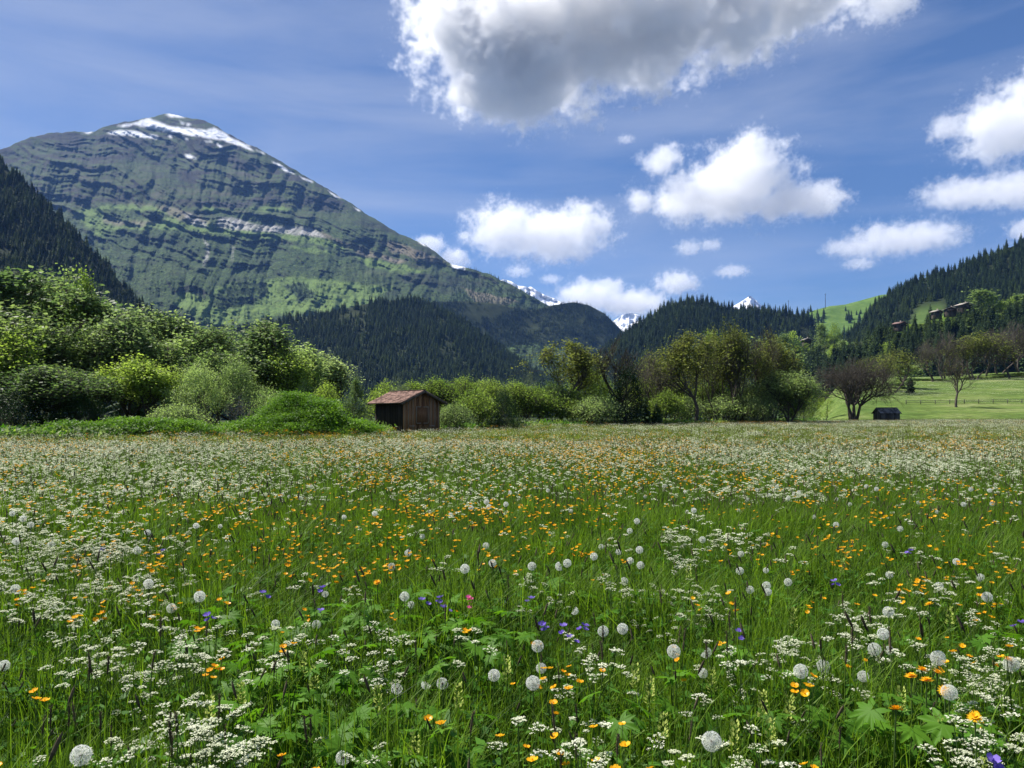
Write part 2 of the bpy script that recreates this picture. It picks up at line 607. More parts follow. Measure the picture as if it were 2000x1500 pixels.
def blur(A, k=1):
    for _ in range(k):
        A = (A + np.roll(A, 1, 0) + np.roll(A, -1, 0)) / 3
        A = (A + np.roll(A, 1, 1) + np.roll(A, -1, 1)) / 3
    return A


def hill_mat(name, c1, c2, scale):
    m, n, l = new_mat(name)
    o = n.new('ShaderNodeOutputMaterial')
    p = n.new('ShaderNodeBsdfPrincipled')
    p.inputs['Roughness'].default_value = 1
    p.inputs['Specular IOR Level'].default_value = .05
    g = n.new('ShaderNodeNewGeometry')
    f = noise(n, l, scale, 8, .7, g.outputs['Position'])
    base = ramp(n, l, f, [(.35, c1), (.65, c2)])
    at = n.new('ShaderNodeAttribute')
    at.attribute_name = 'green'
    f2 = noise(n, l, scale * 3, 6, .7, g.outputs['Position'])
    gr = ramp(n, l, f2, [(.3, (.06, .12, .025)), (.7, (.12, .19, .045))])
    mx = n.new('ShaderNodeMix')
    mx.data_type = 'RGBA'
    l.new(at.outputs['Fac'], mx.inputs[0])
    l.new(base, mx.inputs[6])
    l.new(gr, mx.inputs[7])
    l.new(mx.outputs[2], p.inputs['Base Color'])
    l.new(p.outputs[0], o.inputs[0])
    return m


FLOOR = hill_mat('forest_floor', (.015, .022, .01), (.035, .045, .02), .02)


def mountain_mat():
    m, n, l = new_mat('mountain')
    o = n.new('ShaderNodeOutputMaterial')
    p = n.new('ShaderNodeBsdfPrincipled')
    p.inputs['Roughness'].default_value = .95
    p.inputs['Specular IOR Level'].default_value = .1
    g = n.new('ShaderNodeNewGeometry')
    mp = n.new('ShaderNodeMapping')
    mp.inputs['Scale'].default_value = (1, .6, 2.2)
    mp.inputs['Rotation'].default_value = (0, R(-14), 0)
    l.new(g.outputs['Position'], mp.inputs[0])
    f1 = noise(n, l, .004, 9, .68, mp.outputs[0])
    f2 = noise(n, l, .03, 6, .7, g.outputs['Position'])

    def mix(fac, a, b):
        x = n.new('ShaderNodeMix')
        x.data_type = 'RGBA'
        if hasattr(fac, 'is_output'):
            l.new(fac, x.inputs[0])
        else:
            x.inputs[0].default_value = fac
        l.new(a, x.inputs[6])
        l.new(b, x.inputs[7])
        return x.outputs[2]

    def attr(k):
        a = n.new('ShaderNodeAttribute')
        a.attribute_name = k
        return a.outputs['Fac']
    rock = ramp(n, l, f1, [(.34, (.02, .021, .021)), (.46, (.04, .04, .034)), (.52, (.05, .078, .024)), (.68, (.08, .076, .055))])
    shrub = ramp(n, l, f2, [(.36, (.022, .045, .014)), (.5, (.055, .095, .025)), (.66, (.11, .17, .04))])
    mead = ramp(n, l, f2, [(.3, (.085, .15, .035)), (.7, (.16, .225, .06))])
    scree = ramp(n, l, f2, [(.3, (.22, .21, .20)), (.7, (.48, .47, .45))])
    tan = ramp(n, l, f1, [(.35, (.11, .10, .07)), (.65, (.24, .20, .15))])
    snow = ramp(n, l, f2, [(.2, (.78, .80, .84)), (.8, (.88, .89, .92))])
    f3 = noise(n, l, .11, 5, .75, g.outputs['Position'])
    sx = n.new('ShaderNodeSeparateXYZ')
    l.new(g.outputs['Normal'], sx.inputs[0])
    st = n.new('ShaderNodeMapRange')
    st.inputs[1].default_value = .62
    st.inputs[2].default_value = .38
    ad = n.new('ShaderNodeMath')
    ad.operation = 'MULTIPLY_ADD'
    l.new(f3, ad.inputs[0])
    ad.inputs[1].default_value = .35
    l.new(sx.outputs[2], ad.inputs[2])
    sb = n.new('ShaderNodeMath')
    sb.operation = 'SUBTRACT'
    l.new(ad.outputs[0], sb.inputs[0])
    sb.inputs[1].default_value = .17
    l.new(sb.outputs[0], st.inputs[0])
    cliff = ramp(n, l, f3, [(.35, (.022, .024, .024)), (.65, (.065, .062, .055))])
    rock = mix(st.outputs[0], rock, cliff)
    shrub = mix(st.outputs[0], shrub, cliff)
    dots = ramp(n, l, f3, [(.47, (.0, .0, .0)), (.53, (1, 1, 1))])
    dark = ramp(n, l, f2, [(.3, (.012, .024, .010)), (.7, (.025, .045, .016))])
    shrub = mix(dots, dark, shrub)
    c = mix(attr('shrub'), rock, shrub)
    c = mix(attr('mead'), c, mead)
    c = mix(attr('tan'), c, tan)
    c = mix(attr('scree'), c, scree)
    c = mix(attr('snow'), c, snow)
    l.new(c, p.inputs['Base Color'])
    b = n.new('ShaderNodeBump')
    b.inputs['Strength'].default_value = 1
    b.inputs['Distance'].default_value = 14
    l.new(f2, b.inputs['Height'])
    l.new(b.outputs[0], p.inputs['Normal'])
    l.new(p.outputs[0], o.inputs[0])
    return m


MOUNT = mountain_mat()

SKY_M = [(-300, 420), (-150, 350), (-50, 308), (0, 292), (60, 268), (110, 258), (185, 257), (215, 243), (262, 236), (300, 227),
         (330, 221), (355, 228), (385, 232), (400, 236), (425, 247), (445, 262), (490, 283), (540, 310), (600, 346), (660, 381),
         (720, 420), (780, 457), (830, 477), (860, 500), (885, 517), (905, 521), (960, 537), (1010, 562), (1050, 585), (1100, 615),
         (1180, 665)]


def m_disp(U, Vv, S, Y):
    # long ribs falling to the right, gullies, and the benches of the strata
    a = U * math.cos(.33) + Vv * math.sin(.33)
    b = -U * math.sin(.33) + Vv * math.cos(.33)
    w = fbm(U / 160., Vv / 160., 4, 3) * 26
    strata = fbm((a) / 330., (b + w) / 26., 11, 5, gain=.58)
    gul = fbm((U + Vv * .35 + w) / 46., Vv / 190., 23, 5, True, .55)
    big = fbm(U / 210., Vv / 150., 31, 3)
    fine = fbm(U / 12., Vv / 9., 41, 4, gain=.6)
    top = sstep(.0, .18, S) * (1 - .85 * sstep(.93, 1, S))
    up = 1 - sstep(470, 560, Vv)
    ben = np.zeros_like(U)
    for v0, sl, am in ((404, .05, 95), (444, .035, 120), (468, .12, 70), (500, .10, 50), (534, .05, 60), (352, .22, 60), (318, .25, 45)):
        vb = v0 + sl * (U - 300) + 10 * gnoise(U / 90., U * 0 + v0, 3) + 3 * gnoise(U / 22., U * 0 + v0, 9)
        ben += am * sstep(-9, 4, vb - Vv) * (.55 + .6 * gnoise(U / 150., U * 0 + v0 * 3, 8))
    fade = 1 - .75 * sstep(330, 262, Vv)
    return top * (strata * 74 * (.45 + .55 * up) + gul * 42 * fade + big * 130 * fade + fine * 12) + sstep(0, .18, S) * ben * .5


MT = Hill('mountain', -260, 1180, 2, SKY_M, [(-300, 700), (1180, 760)], 1750, [(-300, 3900), (330, 5000), (900, 3700), (1180, 3000)], 1.15, 300,
          mat=MOUNT, disp=m_disp, rough_v=2.2)
du = 5 * fbm(MT.U / 22., MT.V / 14., 51, 4)
dv = 3.2 * fbm(MT.U / 26., MT.V / 12., 61, 4)
UU, VV = MT.U + du, MT.V + dv


def mask(polys, k=1, ku=1.0):
    A = np.zeros(MT.U.shape)
    for q in polys:
        A = np.maximum(A, inside(q, MT.U + du * ku, MT.V + dv * ku).astype(float))
    return blur(A, k)


SNOW = [[(266, 238), (294, 230), (305, 237), (336, 247), (371, 251), (402, 254), (420, 249), (432, 254), (450, 268), (492, 287), (465, 284),
         (437, 275), (402, 269), (364, 263), (325, 257), (290, 249), (273, 246), (256, 242)],
        [(208, 261), (232, 255), (266, 256), (284, 261), (308, 267), (310, 272), (280, 268), (245, 264), (217, 263)],
        [(322, 224), (336, 218), (364, 228), (350, 230), (329, 227)], [(155, 260), (178, 256), (184, 260)],
        [(228, 245), (250, 241), (262, 244), (240, 248)],
        [(358, 301), (371, 302), (384, 312), (366, 309)], [(328, 262), (336, 264), (334, 270)], [(356, 268), (366, 270), (366, 276)],
        [(396, 276), (410, 274), (418, 278)], [(420, 281), (434, 285), (430, 289)], [(352, 236), (362, 242), (354, 243)], [(366, 240), (374, 244), (366, 248)],
        [(444, 272), (470, 281), (500, 296), (480, 291)],
        [(500, 292), (520, 302), (512, 300)], [(530, 314), (550, 322), (580, 343), (560, 336)], [(585, 343), (612, 357), (600, 355)],
        [(640, 372), (668, 388), (655, 385)], [(690, 404), (704, 412), (700, 413)], [(800, 460), (838, 482), (822, 477)],
        [(872, 508), (890, 512), (908, 519), (906, 527), (888, 524)]]
SCREE = [[(360, 414), (378, 420), (399, 434), (405, 445), (381, 441), (364, 428)],
         [(427, 425), (465, 427), (490, 437), (542, 441), (609, 444), (636, 463), (560, 457), (507, 452), (455, 451), (425, 441)],
         [(400, 466), (405, 468), (406, 500), (398, 522), (396, 520), (402, 498)], [(453, 480), (456, 482), (457, 505), (451, 514), (454, 502)]]
TAN = [[(297, 398), (330, 402), (385, 420), (410, 442), (350, 432), (320, 412)], [(245, 396), (270, 393), (300, 400), (270, 401)],
       [(620, 455), (650, 462), (720, 490), (800, 512), (780, 514), (700, 495)], [(195, 425), (245, 430), (330, 430), (300, 440), (210, 440)],
       [(1015, 590), (900, 560), (925, 590), (965, 602)], [(740, 470), (800, 480), (880, 515), (840, 512), (770, 495)]]
MEAD = [[(140, 412), (217, 398), (280, 397), (332, 406), (360, 424), (430, 444), (520, 452), (650, 466), (700, 490), (560, 470), (440, 458), (367, 452),
         (315, 447), (245, 450), (196, 462), (168, 440)],
        [(338, 592), (352, 572), (372, 566), (388, 578), (405, 585), (425, 562), (520, 548), (560, 540), (640, 546), (700, 552), (765, 562), (720, 595),
         (600, 612), (520, 618), (430, 640), (395, 636), (372, 615)],
        [(480, 407), (542, 403), (580, 409), (525, 414)], [(690, 500), (760, 512), (840, 530), (790, 535), (720, 520)],
        [(395, 402), (450, 410), (430, 418), (400, 412)], [(560, 480), (620, 484), (650, 496), (600, 494)]]
DARK = [[(199, 418), (227, 411), (297, 411), (332, 420), (297, 428), (245, 427), (210, 425)], [(215, 452), (245, 447), (370, 452), (385, 460), (320, 462), (240, 460)],
        [(412, 596), (430, 568), (470, 552), (520, 550), (524, 572), (505, 588), (460, 602), (425, 604)], [(556, 556), (590, 552), (622, 580), (585, 590)],
        [(285, 545), (330, 535), (400, 535), (460, 510), (455, 545), (400, 572), (350, 572), (300, 570)], [(570, 510), (640, 505), (680, 520), (640, 526), (590, 522)],
        [(400, 415), (480, 415), (560, 425), (610, 440), (500, 432), (430, 424)]]
sn = mask(SNOW, 1, .45)
MT.attr('snow', sn)
streak = sstep(-.25, .35, fbm(MT.U / 5. + MT.V * .25, MT.V / 40., 71, 3))
MT.attr('scree', mask(SCREE, 1, .7) * (.45 + .55 * streak))
MT.attr('tan', mask(TAN, 2, 1.4) * .75)
dk = mask(DARK, 1)
MT.attr('mead', mask(MEAD, 2, 1.3) * (1 - dk) * np.clip(.95 - .5 * sstep(.15, .6, fbm(MT.U / 18., MT.V / 8., 75, 4)), 0, 1))
shr = sstep(395, 450, VV) * (.75 + .25 * sstep(-.3, .4, fbm(MT.U / 40., MT.V / 12., 81, 4)))
shr = np.maximum(shr * (1 - .55 * sstep(640, 760, UU) * (1 - sstep(545, 590, VV))), dk)
gup = sstep(.0, .5, fbm(MT.U / 60., MT.V / 14., 91, 4)) * .6 * sstep(270, 330, MT.V)
MT.attr('shrub', np.clip(np.maximum(shr, gup * (1 - sstep(300, 330, MT.V) * 0)), 0, 1))

SNOWROCK, n_, l_ = new_mat('snowy_crag')
o_ = n_.new('ShaderNodeOutputMaterial')
p_ = n_.new('ShaderNodeBsdfPrincipled')
g_ = n_.new('ShaderNodeNewGeometry')
mp_ = n_.new('ShaderNodeMapping')
mp_.inputs['Scale'].default_value = (1, .5, 1.6)
l_.new(g_.outputs['Position'], mp_.inputs[0])
l_.new(ramp(n_, l_, noise(n_, l_, .006, 8, .7, mp_.outputs[0]), [(.36, (.12, .115, .11)), (.43, (.80, .82, .86)), (.56, (.85, .86, .9))]), p_.inputs['Base Color'])
p_.inputs['Roughness'].default_value = .9
l_.new(p_.outputs[0], o_.inputs[0])


def crag_disp(am):
    return lambda U, V, S, Y: am * fbm(U / 22., V / 14., 13, 5, True) * (1 - .8 * sstep(.9, 1, S))


Hill('snowy_crest', 960, 1130, 2, [(960, 546), (985, 545), (1000, 551), (1015, 559), (1038, 560), (1052, 570), (1075, 581), (1100, 592), (1130, 614)],
     [(960, 640), (1130, 650)], 6000, 7200, 1, 26, mat=SNOWROCK, disp=crag_disp(120), rough_v=2.5)
Hill('snowy_crest', 1180, 1270, 2, [(1180, 640), (1205, 622), (1215, 615), (1230, 612), (1245, 615), (1270, 630)], [(1180, 680), (1270, 680)], 7400, 8400, 1, 20,
     mat=SNOWROCK, disp=crag_disp(100), rough_v=1.5)
Hill('snowy_peak', 1400, 1520, 2, [(1400, 614), (1432, 598), (1450, 587), (1465, 578), (1478, 588), (1490, 599), (1520, 616)], [(1400, 650), (1520, 650)], 8000, 9000, 1, 24,
     mat=SNOWROCK, disp=crag_disp(90), rough_v=1)
BR = Hill('forest_hill', 800, 1300, 4, [(800, 600), (840, 590), (900, 588), (960, 592), (1040, 606), (1080, 596), (1120, 590), (1150, 596), (1180, 612), (1205, 636), (1240, 672), (1300, 720)],
          [(800, 790), (1300, 790)], 1900, [(800, 2500), (1300, 2900)], 1, 60, 60, 300, 3, FLOOR)
CF = Hill('forest_hill', 260, 1210, 4, [(260, 826), (330, 690), (380, 668), (440, 650), (520, 632), (600, 620), (680, 602), (740, 588), (800, 585), (850, 596), (900, 625), (950, 660), (1000, 695), (1060, 735), (1140, 775), (1210, 828)],
          [(330, 775), (1140, 800)], 800, [(330, 1300), (800, 1750), (1140, 1500)], 1, 60, 45, 160, 5, FLOOR)
LS = Hill('forest_hill', -700, 620, 5, [(-700, -260), (-300, 40), (0, 318), (50, 358), (100, 408), (150, 455), (200, 512), (260, 578), (330, 633), (400, 672), (450, 692), (520, 740), (620, 828)],
          [(-700, 800), (520, 800)], [(-700, 260), (520, 520)], [(-700, 1300), (0, 1300), (520, 1000)], 1, 60, 26, 120, 7, FLOOR)
AL = Hill('alpine_pasture', 1500, 1860, 4, [(1500, 640), (1560, 618), (1590, 606), (1620, 598), (1650, 595), (1680, 587), (1720, 576), (1760, 572), (1860, 560)],
          [(1500, 760), (1860, 760)], 1200, 1900, 1, 40, 20, 200, 9, FLOOR)
RH = Hill('forest_hill', 1030, 1720, 4, [(1030, 826), (1100, 745), (1160, 702), (1200, 668), (1250, 633), (1300, 602), (1340, 588), (1380, 590), (1420, 602), (1480, 606), (1540, 612), (1580, 618), (1605, 650), (1660, 700), (1720, 820)],
          [(1100, 800), (1660, 780)], 800, 1400, 1, 50, 35, 150, 11, FLOOR)
RF = Hill('forest_hill', 1620, 2600, 5, [(1620, 680), (1680, 640), (1695, 612), (1712, 596), (1745, 572), (1800, 545), (1870, 525), (1930, 501), (2000, 472), (2200, 390), (2600, 200)],
          [(1620, 770), (2600, 740)], [(1620, 620), (2600, 420)], [(1620, 1150), (2600, 1000)], 1, 60, 28, 120, 13, FLOOR)
RT = Hill('valley_terrace', 1340, 2600, 4, [(1340, 828), (1420, 740), (1500, 700), (1560, 690), (1620, 668), (1680, 668), (1750, 645), (1800, 632), (1850, 614), (1920, 606), (2000, 604), (2200, 590), (2600, 560)],
          [(1420, 800), (1700, 790), (2600, 740)], [(1420, 330), (2600, 260)], [(1420, 640), (1700, 560), (2600, 400)], 1, 50, 10, 80, 15, FLOOR)
for H_, q_ in ((AL, 1.), (RT, 0.), (RH, 0.)):
    H_.attr('green', np.full(H_.U.shape, q_))
a_ = np.zeros(RT.U.shape)
for pl in ([(1590, 740), (1600, 700), (1640, 668), (1650, 660), (1665, 668), (1655, 690), (1620, 715)], [(1700, 655), (1850, 600), (1860, 625), (1730, 665)],
           [(1500, 720), (1560, 690), (1580, 700), (1520, 740)]):
    a_ = np.maximum(a_, inside(pl, RT.U, RT.V).astype(float))
for k in range(1):
    RT.me.attributes.remove(RT.me.attributes['green'])
RT.attr('green', blur(a_, 1))
a_ = (inside([(1775, 640), (1790, 605), (1830, 592), (1845, 596), (1842, 625), (1810, 640)], RF.U, RF.V) |
      inside([(1705, 605), (1715, 603), (1710, 618)], RF.U, RF.V)).astype(float)
RF.attr('green', blur(a_, 2) * .55)


# ------------------------------------------------------------------ scatter of stuff with geometry nodes
def scatter(name, pts, variants, idx, rz, scl, tilt=None, label=None, cat=None):
    me = bpy.data.meshes.new(name + '_points')
    me.vertices.add(len(pts))
    me.vertices.foreach_set('co', np.asarray(pts, np.float32).ravel())
    for nm, ty, A in (('rz', 'FLOAT', rz), ('scl', 'FLOAT', scl), ('idx', 'INT', idx), ('tilt', 'FLOAT', tilt if tilt is not None else np.zeros(len(pts)))):
        at = me.attributes.new(nm, ty, 'POINT')
        at.data.foreach_set('value', np.asarray(A, np.int32 if ty == 'INT' else np.float32))
    c = bpy.data.collections.new(name + '_kinds')
    for k, v in enumerate(variants):
        o = bpy.data.objects.new('%s_kind_%02d' % (name, k), v)
        c.objects.link(o)
    ng = bpy.data.node_groups.new(name, 'GeometryNodeTree')
    ng.interface.new_socket('Geometry', in_out='INPUT', socket_type='NodeSocketGeometry')
    ng.interface.new_socket('Geometry', in_out='OUTPUT', socket_type='NodeSocketGeometry')
    N, L = ng.nodes, ng.links
    gi, go = N.new('NodeGroupInput'), N.new('NodeGroupOutput')
    ip = N.new('GeometryNodeInstanceOnPoints')
    ci = N.new('GeometryNodeCollectionInfo')
    ci.inputs['Collection'].default_value = c
    ci.inputs['Separate Children'].default_value = True
    ci.inputs['Reset Children'].default_value = True

    def na(nm, ty):
        x = N.new('GeometryNodeInputNamedAttribute')
        x.data_type = ty
        x.inputs['Name'].default_value = nm
        return x.outputs['Attribute']
    L.new(gi.outputs[0], ip.inputs['Points'])
    L.new(ci.outputs[0], ip.inputs['Instance'])
    ip.inputs['Pick Instance'].default_value = True
    L.new(na('idx', 'INT'), ip.inputs['Instance Index'])
    cx = N.new('ShaderNodeCombineXYZ')
    L.new(na('rz', 'FLOAT'), cx.inputs[2])
    L.new(na('tilt', 'FLOAT'), cx.inputs[0])
    er = N.new('FunctionNodeEulerToRotation')
    L.new(cx.outputs[0], er.inputs[0])
    L.new(er.outputs[0], ip.inputs['Rotation'])
    L.new(na('scl', 'FLOAT'), ip.inputs['Scale'])
    L.new(ip.outputs[0], go.inputs[0])
    o = link(name, me, kind='stuff', label=label, category=cat)
    md = o.modifiers.new('scatter', 'NODES')
    md.node_group = ng
    return o


# ------------------------------------------------------------------ plants: conifers
def spruce(seed, H=20., Rm=5.2, whorls=26, nb=11, needle='needle', full=1.0):
    g = np.random.RandomState(seed)
    b = MB()
    b.tubes([[0, 0, -1.5]], [[0, 0, H * .97]], [H * .014], [H * .002], 5, 1)
    for k in range(whorls):
        t = k / (whorls - 1.)
        z = H * (.07 + .92 * t ** .92)
        Rr = Rm * (1 - t) ** .68 * (.75 + .4 * g.rand()) + .12
        n = max(5, int(nb * (1 - .4 * t)))
        th = g.rand() * 7 + np.arange(n) * 2 * math.pi / n + g.normal(0, .25, n)
        L = Rr * (.6 + .5 * g.rand(n))
        dr = L * (.28 + .25 * g.rand(n)) * (1 - .5 * t)
        D = np.stack([np.cos(th), np.sin(th), 0 * th], 1)
        S = np.stack([-np.sin(th), np.cos(th), 0 * th], 1)
        base = np.array([0, 0, z]) + g.normal(0, .1, (n, 3)) * [0, 0, 1]
        for sgn in (-1, 1):        # two drooping vanes a branch
            a0 = base
            a1 = base + D * L[:, None] * .55 - np.array([0, 0, 1]) * dr[:, None] * .35 + S * sgn * L[:, None] * .24 * full
            a2 = base + D * L[:, None] - np.array([0, 0, 1]) * dr[:, None]
            a3 = base + D * L[:, None] * .5 - np.array([0, 0, 1]) * dr[:, None] * .15 + [0, 0, .08]
            b.add(np.stack([a0, a1, a2, a3], 1).reshape(-1, 3), np.arange(4 * n).reshape(-1, 4), 0)
        hang = base + D * L[:, None] * .62 - np.array([0, 0, 1]) * dr[:, None] * .5
        b.add(np.stack([hang + S * L[:, None] * .17, hang - S * L[:, None] * .17, hang - np.array([0, 0, 1.]) * (L[:, None] * .4 + .15)], 1).reshape(-1, 3),
              np.arange(3 * n).reshape(-1, 3), 0)
    return b.mesh('spruce_tree', [M[needle], M['bark']])


SPR = [spruce(1), spruce(2, 22, 4.6), spruce(3, 18, 5.2), spruce(4, 20, 4.2, 24, 9), spruce(5, 19, 5.4, 22, 10, 'needle_warm', 1.3)]
SPF = [spruce(11, 20, 4.6, 11, 7, full=1.8), spruce(12, 21, 4.2, 10, 7, full=1.8), spruce(13, 18, 4.8, 10, 7, 'needle_warm', 1.9)]


# ------------------------------------------------------------------ plants: broadleaved trees
def broadleaf(seed, H=10., env=None, nclump=230, per=46, lsize=.17, sig=.42, stems=3, trunk_r=.14, leafm='leaf_a', low=.12, bark='bark', gap=.0, wob=.25):
    """a crown of leaf clumps carried on limbs from the stems; returns (trunk mesh, crown mesh)"""
    g = np.random.RandomState(seed)
    env = env or [(0, .9), (.15, 1.9), (.4, 2.7), (.65, 2.5), (.85, 1.6), (1, .25)]
    T, C = MB(), MB()
    st = []
    for k in range(stems):
        a = g.rand() * 6.28
        lean = g.rand() * .9 if stems > 1 else .15
        pts = [np.array([.25 * math.cos(a), .25 * math.sin(a), -.4]) if stems > 1 else np.array([0, 0, -.4])]
        n = 7
        hh = H * (.93 - .25 * g.rand() * (k > 0))
        for i in range(1, n + 1):
            f = i / n
            pts.append(np.array([(.25 + lean * 1.6 * f) * math.cos(a), (.25 + lean * 1.6 * f) * math.sin(a), hh * f]) * (1 if stems > 1 else 1) + g.normal(0, .12, 3) * [1, 1, .2])
        rr = trunk_r * (1 if k == 0 else .75) * (1 - np.linspace(0, .9, n + 1))
        for i in range(n):
            T.tubes([pts[i]], [pts[i + 1]], rr[i], rr[i + 1], 6)
        st.append((pts, rr))
    hs = g.rand(nclump) ** .85 * (1 - low) + low
    th = g.rand(nclump) * 2 * math.pi
    er = np.interp(hs, *zip(*env)) * (1 + wob * gnoise(th * 1.3, hs * 5, seed) + wob * .5 * gnoise(th * 2.9, hs * 11, seed + 1))
    rad = er * np.sqrt(.12 + .88 * g.rand(nclump)) * np.where(g.rand(nclump) < .12, 1.22, 1.)
    hs = hs * np.where(g.rand(nclump) < .10, 1.1, 1.)
    cc = np.stack([rad * np.cos(th), rad * np.sin(th), hs * H + g.normal(0, .2, nclump)], 1)
    if gap:
        cc = cc[fbm(cc[:, 0] * .5 + cc[:, 2] * .31, cc[:, 1] * .5 + cc[:, 2] * .4, seed, 2) > -gap]
    P0, P1, R0, R1 = [], [], [], []
    for c in cc:
        pts, rr = st[g.randint(len(st))]
        hh = pts[-1][2]
        f = min(.97, max(.05, (c[2] - .45 * math.hypot(c[0], c[1]) - .3) / hh))
        i = min(int(f * 7), 6)
        q = pts[i] + (pts[i + 1] - pts[i]) * (f * 7 - i)
        mid = (q + c) / 2 + np.array([0, 0, -.12 * np.linalg.norm(c - q)]) + g.normal(0, .1, 3)
        r = min(rr[i] * .5, .012 + .012 * np.linalg.norm(c - q))
        P0 += [q, mid]
        P1 += [mid, c]
        R0 += [r, r * .6]
        R1 += [r * .6, .006]
    T.tubes(P0, P1, R0, R1, 3)
    n = len(cc) * per
    ci = np.repeat(np.arange(len(cc)), per)
    s_ = sig * (.6 + .8 * g.rand(len(cc)))[ci]
    pos = cc[ci] + g.normal(size=(n, 3)) * s_[:, None] * [.85, .85, 1.05]
    out = pos - [0, 0, H * .45]
    out /= np.linalg.norm(out, axis=1, keepdims=True) + 1e-6
    N = rvec(n, g) * .9 + np.array([0, 0, .7]) + out * .4
    A = rvec(n, g) + out * .5 - np.array([0, 0, .35])
    L = lsize * (.65 + .7 * g.rand(n))
    C.leaves(pos, A, N, L, L * .62)
    return T.mesh('trunk', [M[bark]]), C.mesh('crown', [M[leafm]])


def grow_tree(seed, H=11., stems=1, levels=5, spread=.55, r0=.2, leafm=None, nleaf=0, lsize=.14, fork_h=.25, up=.25, bark='bark', L0=.3, nch=3, lateral=1.0, sig=.16):
    """bare or budding tree from forking limbs"""
    g = np.random.RandomState(seed)
    P0, P1, R0, R1 = [], [], [], []
    tips = []

    def grow(p, d, L, r, lev):
        n = 3 if lev < 3 else 2
        q = p
        for i in range(n):
            d = d + g.normal(0, .13, 3) + np.array([0, 0, up * .12])
            d = d / np.linalg.norm(d)
            q2 = q + d * L / n
            ra, rb = r * (1 - .35 * i / n), r * (1 - .35 * (i + 1) / n)
            P0.append(q)
            P1.append(q2)
            R0.append(ra)
            R1.append(rb)
            if lev >= 1 and lev < levels and i < n - 1 and g.rand() < .85:
                side(q2, d, L * .62, rb * .5, lev + 1)
            q = q2
        if lev >= levels - (1 if sig < .2 else 2):
            tips.append((q, d))
        if lev < levels:
            k = nch if lev > 0 else nch + 1
            for _ in range(k):
                side(q, d, L * (.62 + .25 * g.rand()), r * .62 * (.75 + .35 * g.rand()), lev + 1)

    def side(q, d, L, r, lev):
        a = rvec(1, g)[0] * lateral
        dd = d + a * spread * (1.0 if lev < 3 else 1.2)
        dd[2] += up * .3
        grow(q, dd / np.linalg.norm(dd), L, max(r, .006), lev)
    for k in range(stems):
        a = g.rand() * 6.28
        ln = .0 if stems == 1 else .12 + .28 * g.rand()
        grow(np.array([.25 * math.cos(a), .25 * math.sin(a), -.3]) * (stems > 1) + np.array([0, 0, -.3 * (stems == 1)]),
             np.array([ln * math.cos(a), ln * math.sin(a), 1.]), H * (fork_h if stems == 1 else fork_h * .8), r0 * (1 if stems == 1 else .7), 0)
    P0, P1, R0, R1 = map(np.array, (P0, P1, R0, R1))
    zs = H / P1[:, 2].max()
    P0, P1 = P0 * [zs ** .5, zs ** .5, zs], P1 * [zs ** .5, zs ** .5, zs]
    tipa = np.array([t[0] for t in tips]) * [zs ** .5, zs ** .5, zs]

    def dome(Q):     # the crown closes towards its top
        f = np.interp(Q[:, 2] / H, [0, .25, .55, .8, .92, 1.0], [1.1, 1.15, 1.05, .72, .48, .25])[:, None]
        return Q * np.concatenate([f, f, np.ones_like(f)], 1)
    if leafm:
        P0, P1, tipa = dome(P0), dome(P1), dome(tipa)
    T = MB()
    big = R0 > .05
    T.tubes(P0[big], P1[big], R0[big], R1[big], 6, 0)
    T.tubes(P0[~big], P1[~big], R0[~big], R1[~big], 3, 1)
    C = None
    if nleaf:
        C = MB()
        tp = tipa
        k = g.randint(len(tp), size=nleaf)
        pos = tp[k] + g.normal(0, 1, (nleaf, 3)) * sig * (.5 + g.rand(nleaf)[:, None])
        L = lsize * (.6 + .8 * g.rand(nleaf))
        C.leaves(pos, rvec(nleaf, g), rvec(nleaf, g) + [0, 0, .8], L, L * .7)
        C = C.mesh('crown', [M[leafm]])
    return T.mesh('trunk', [M[bark], M['twig']]), C


def leafy(seed, H=10, stems=3, levels=5, spread=.5, up=.55, leafm='leaf_a', nleaf=15000, lsize=.17, sig=.24, fork=.24, r0=.16, bark='bark', nch=3):
    return grow_tree(seed, H, stems, levels, spread, r0, leafm, nleaf, lsize, fork, up, bark, nch=nch, sig=sig)


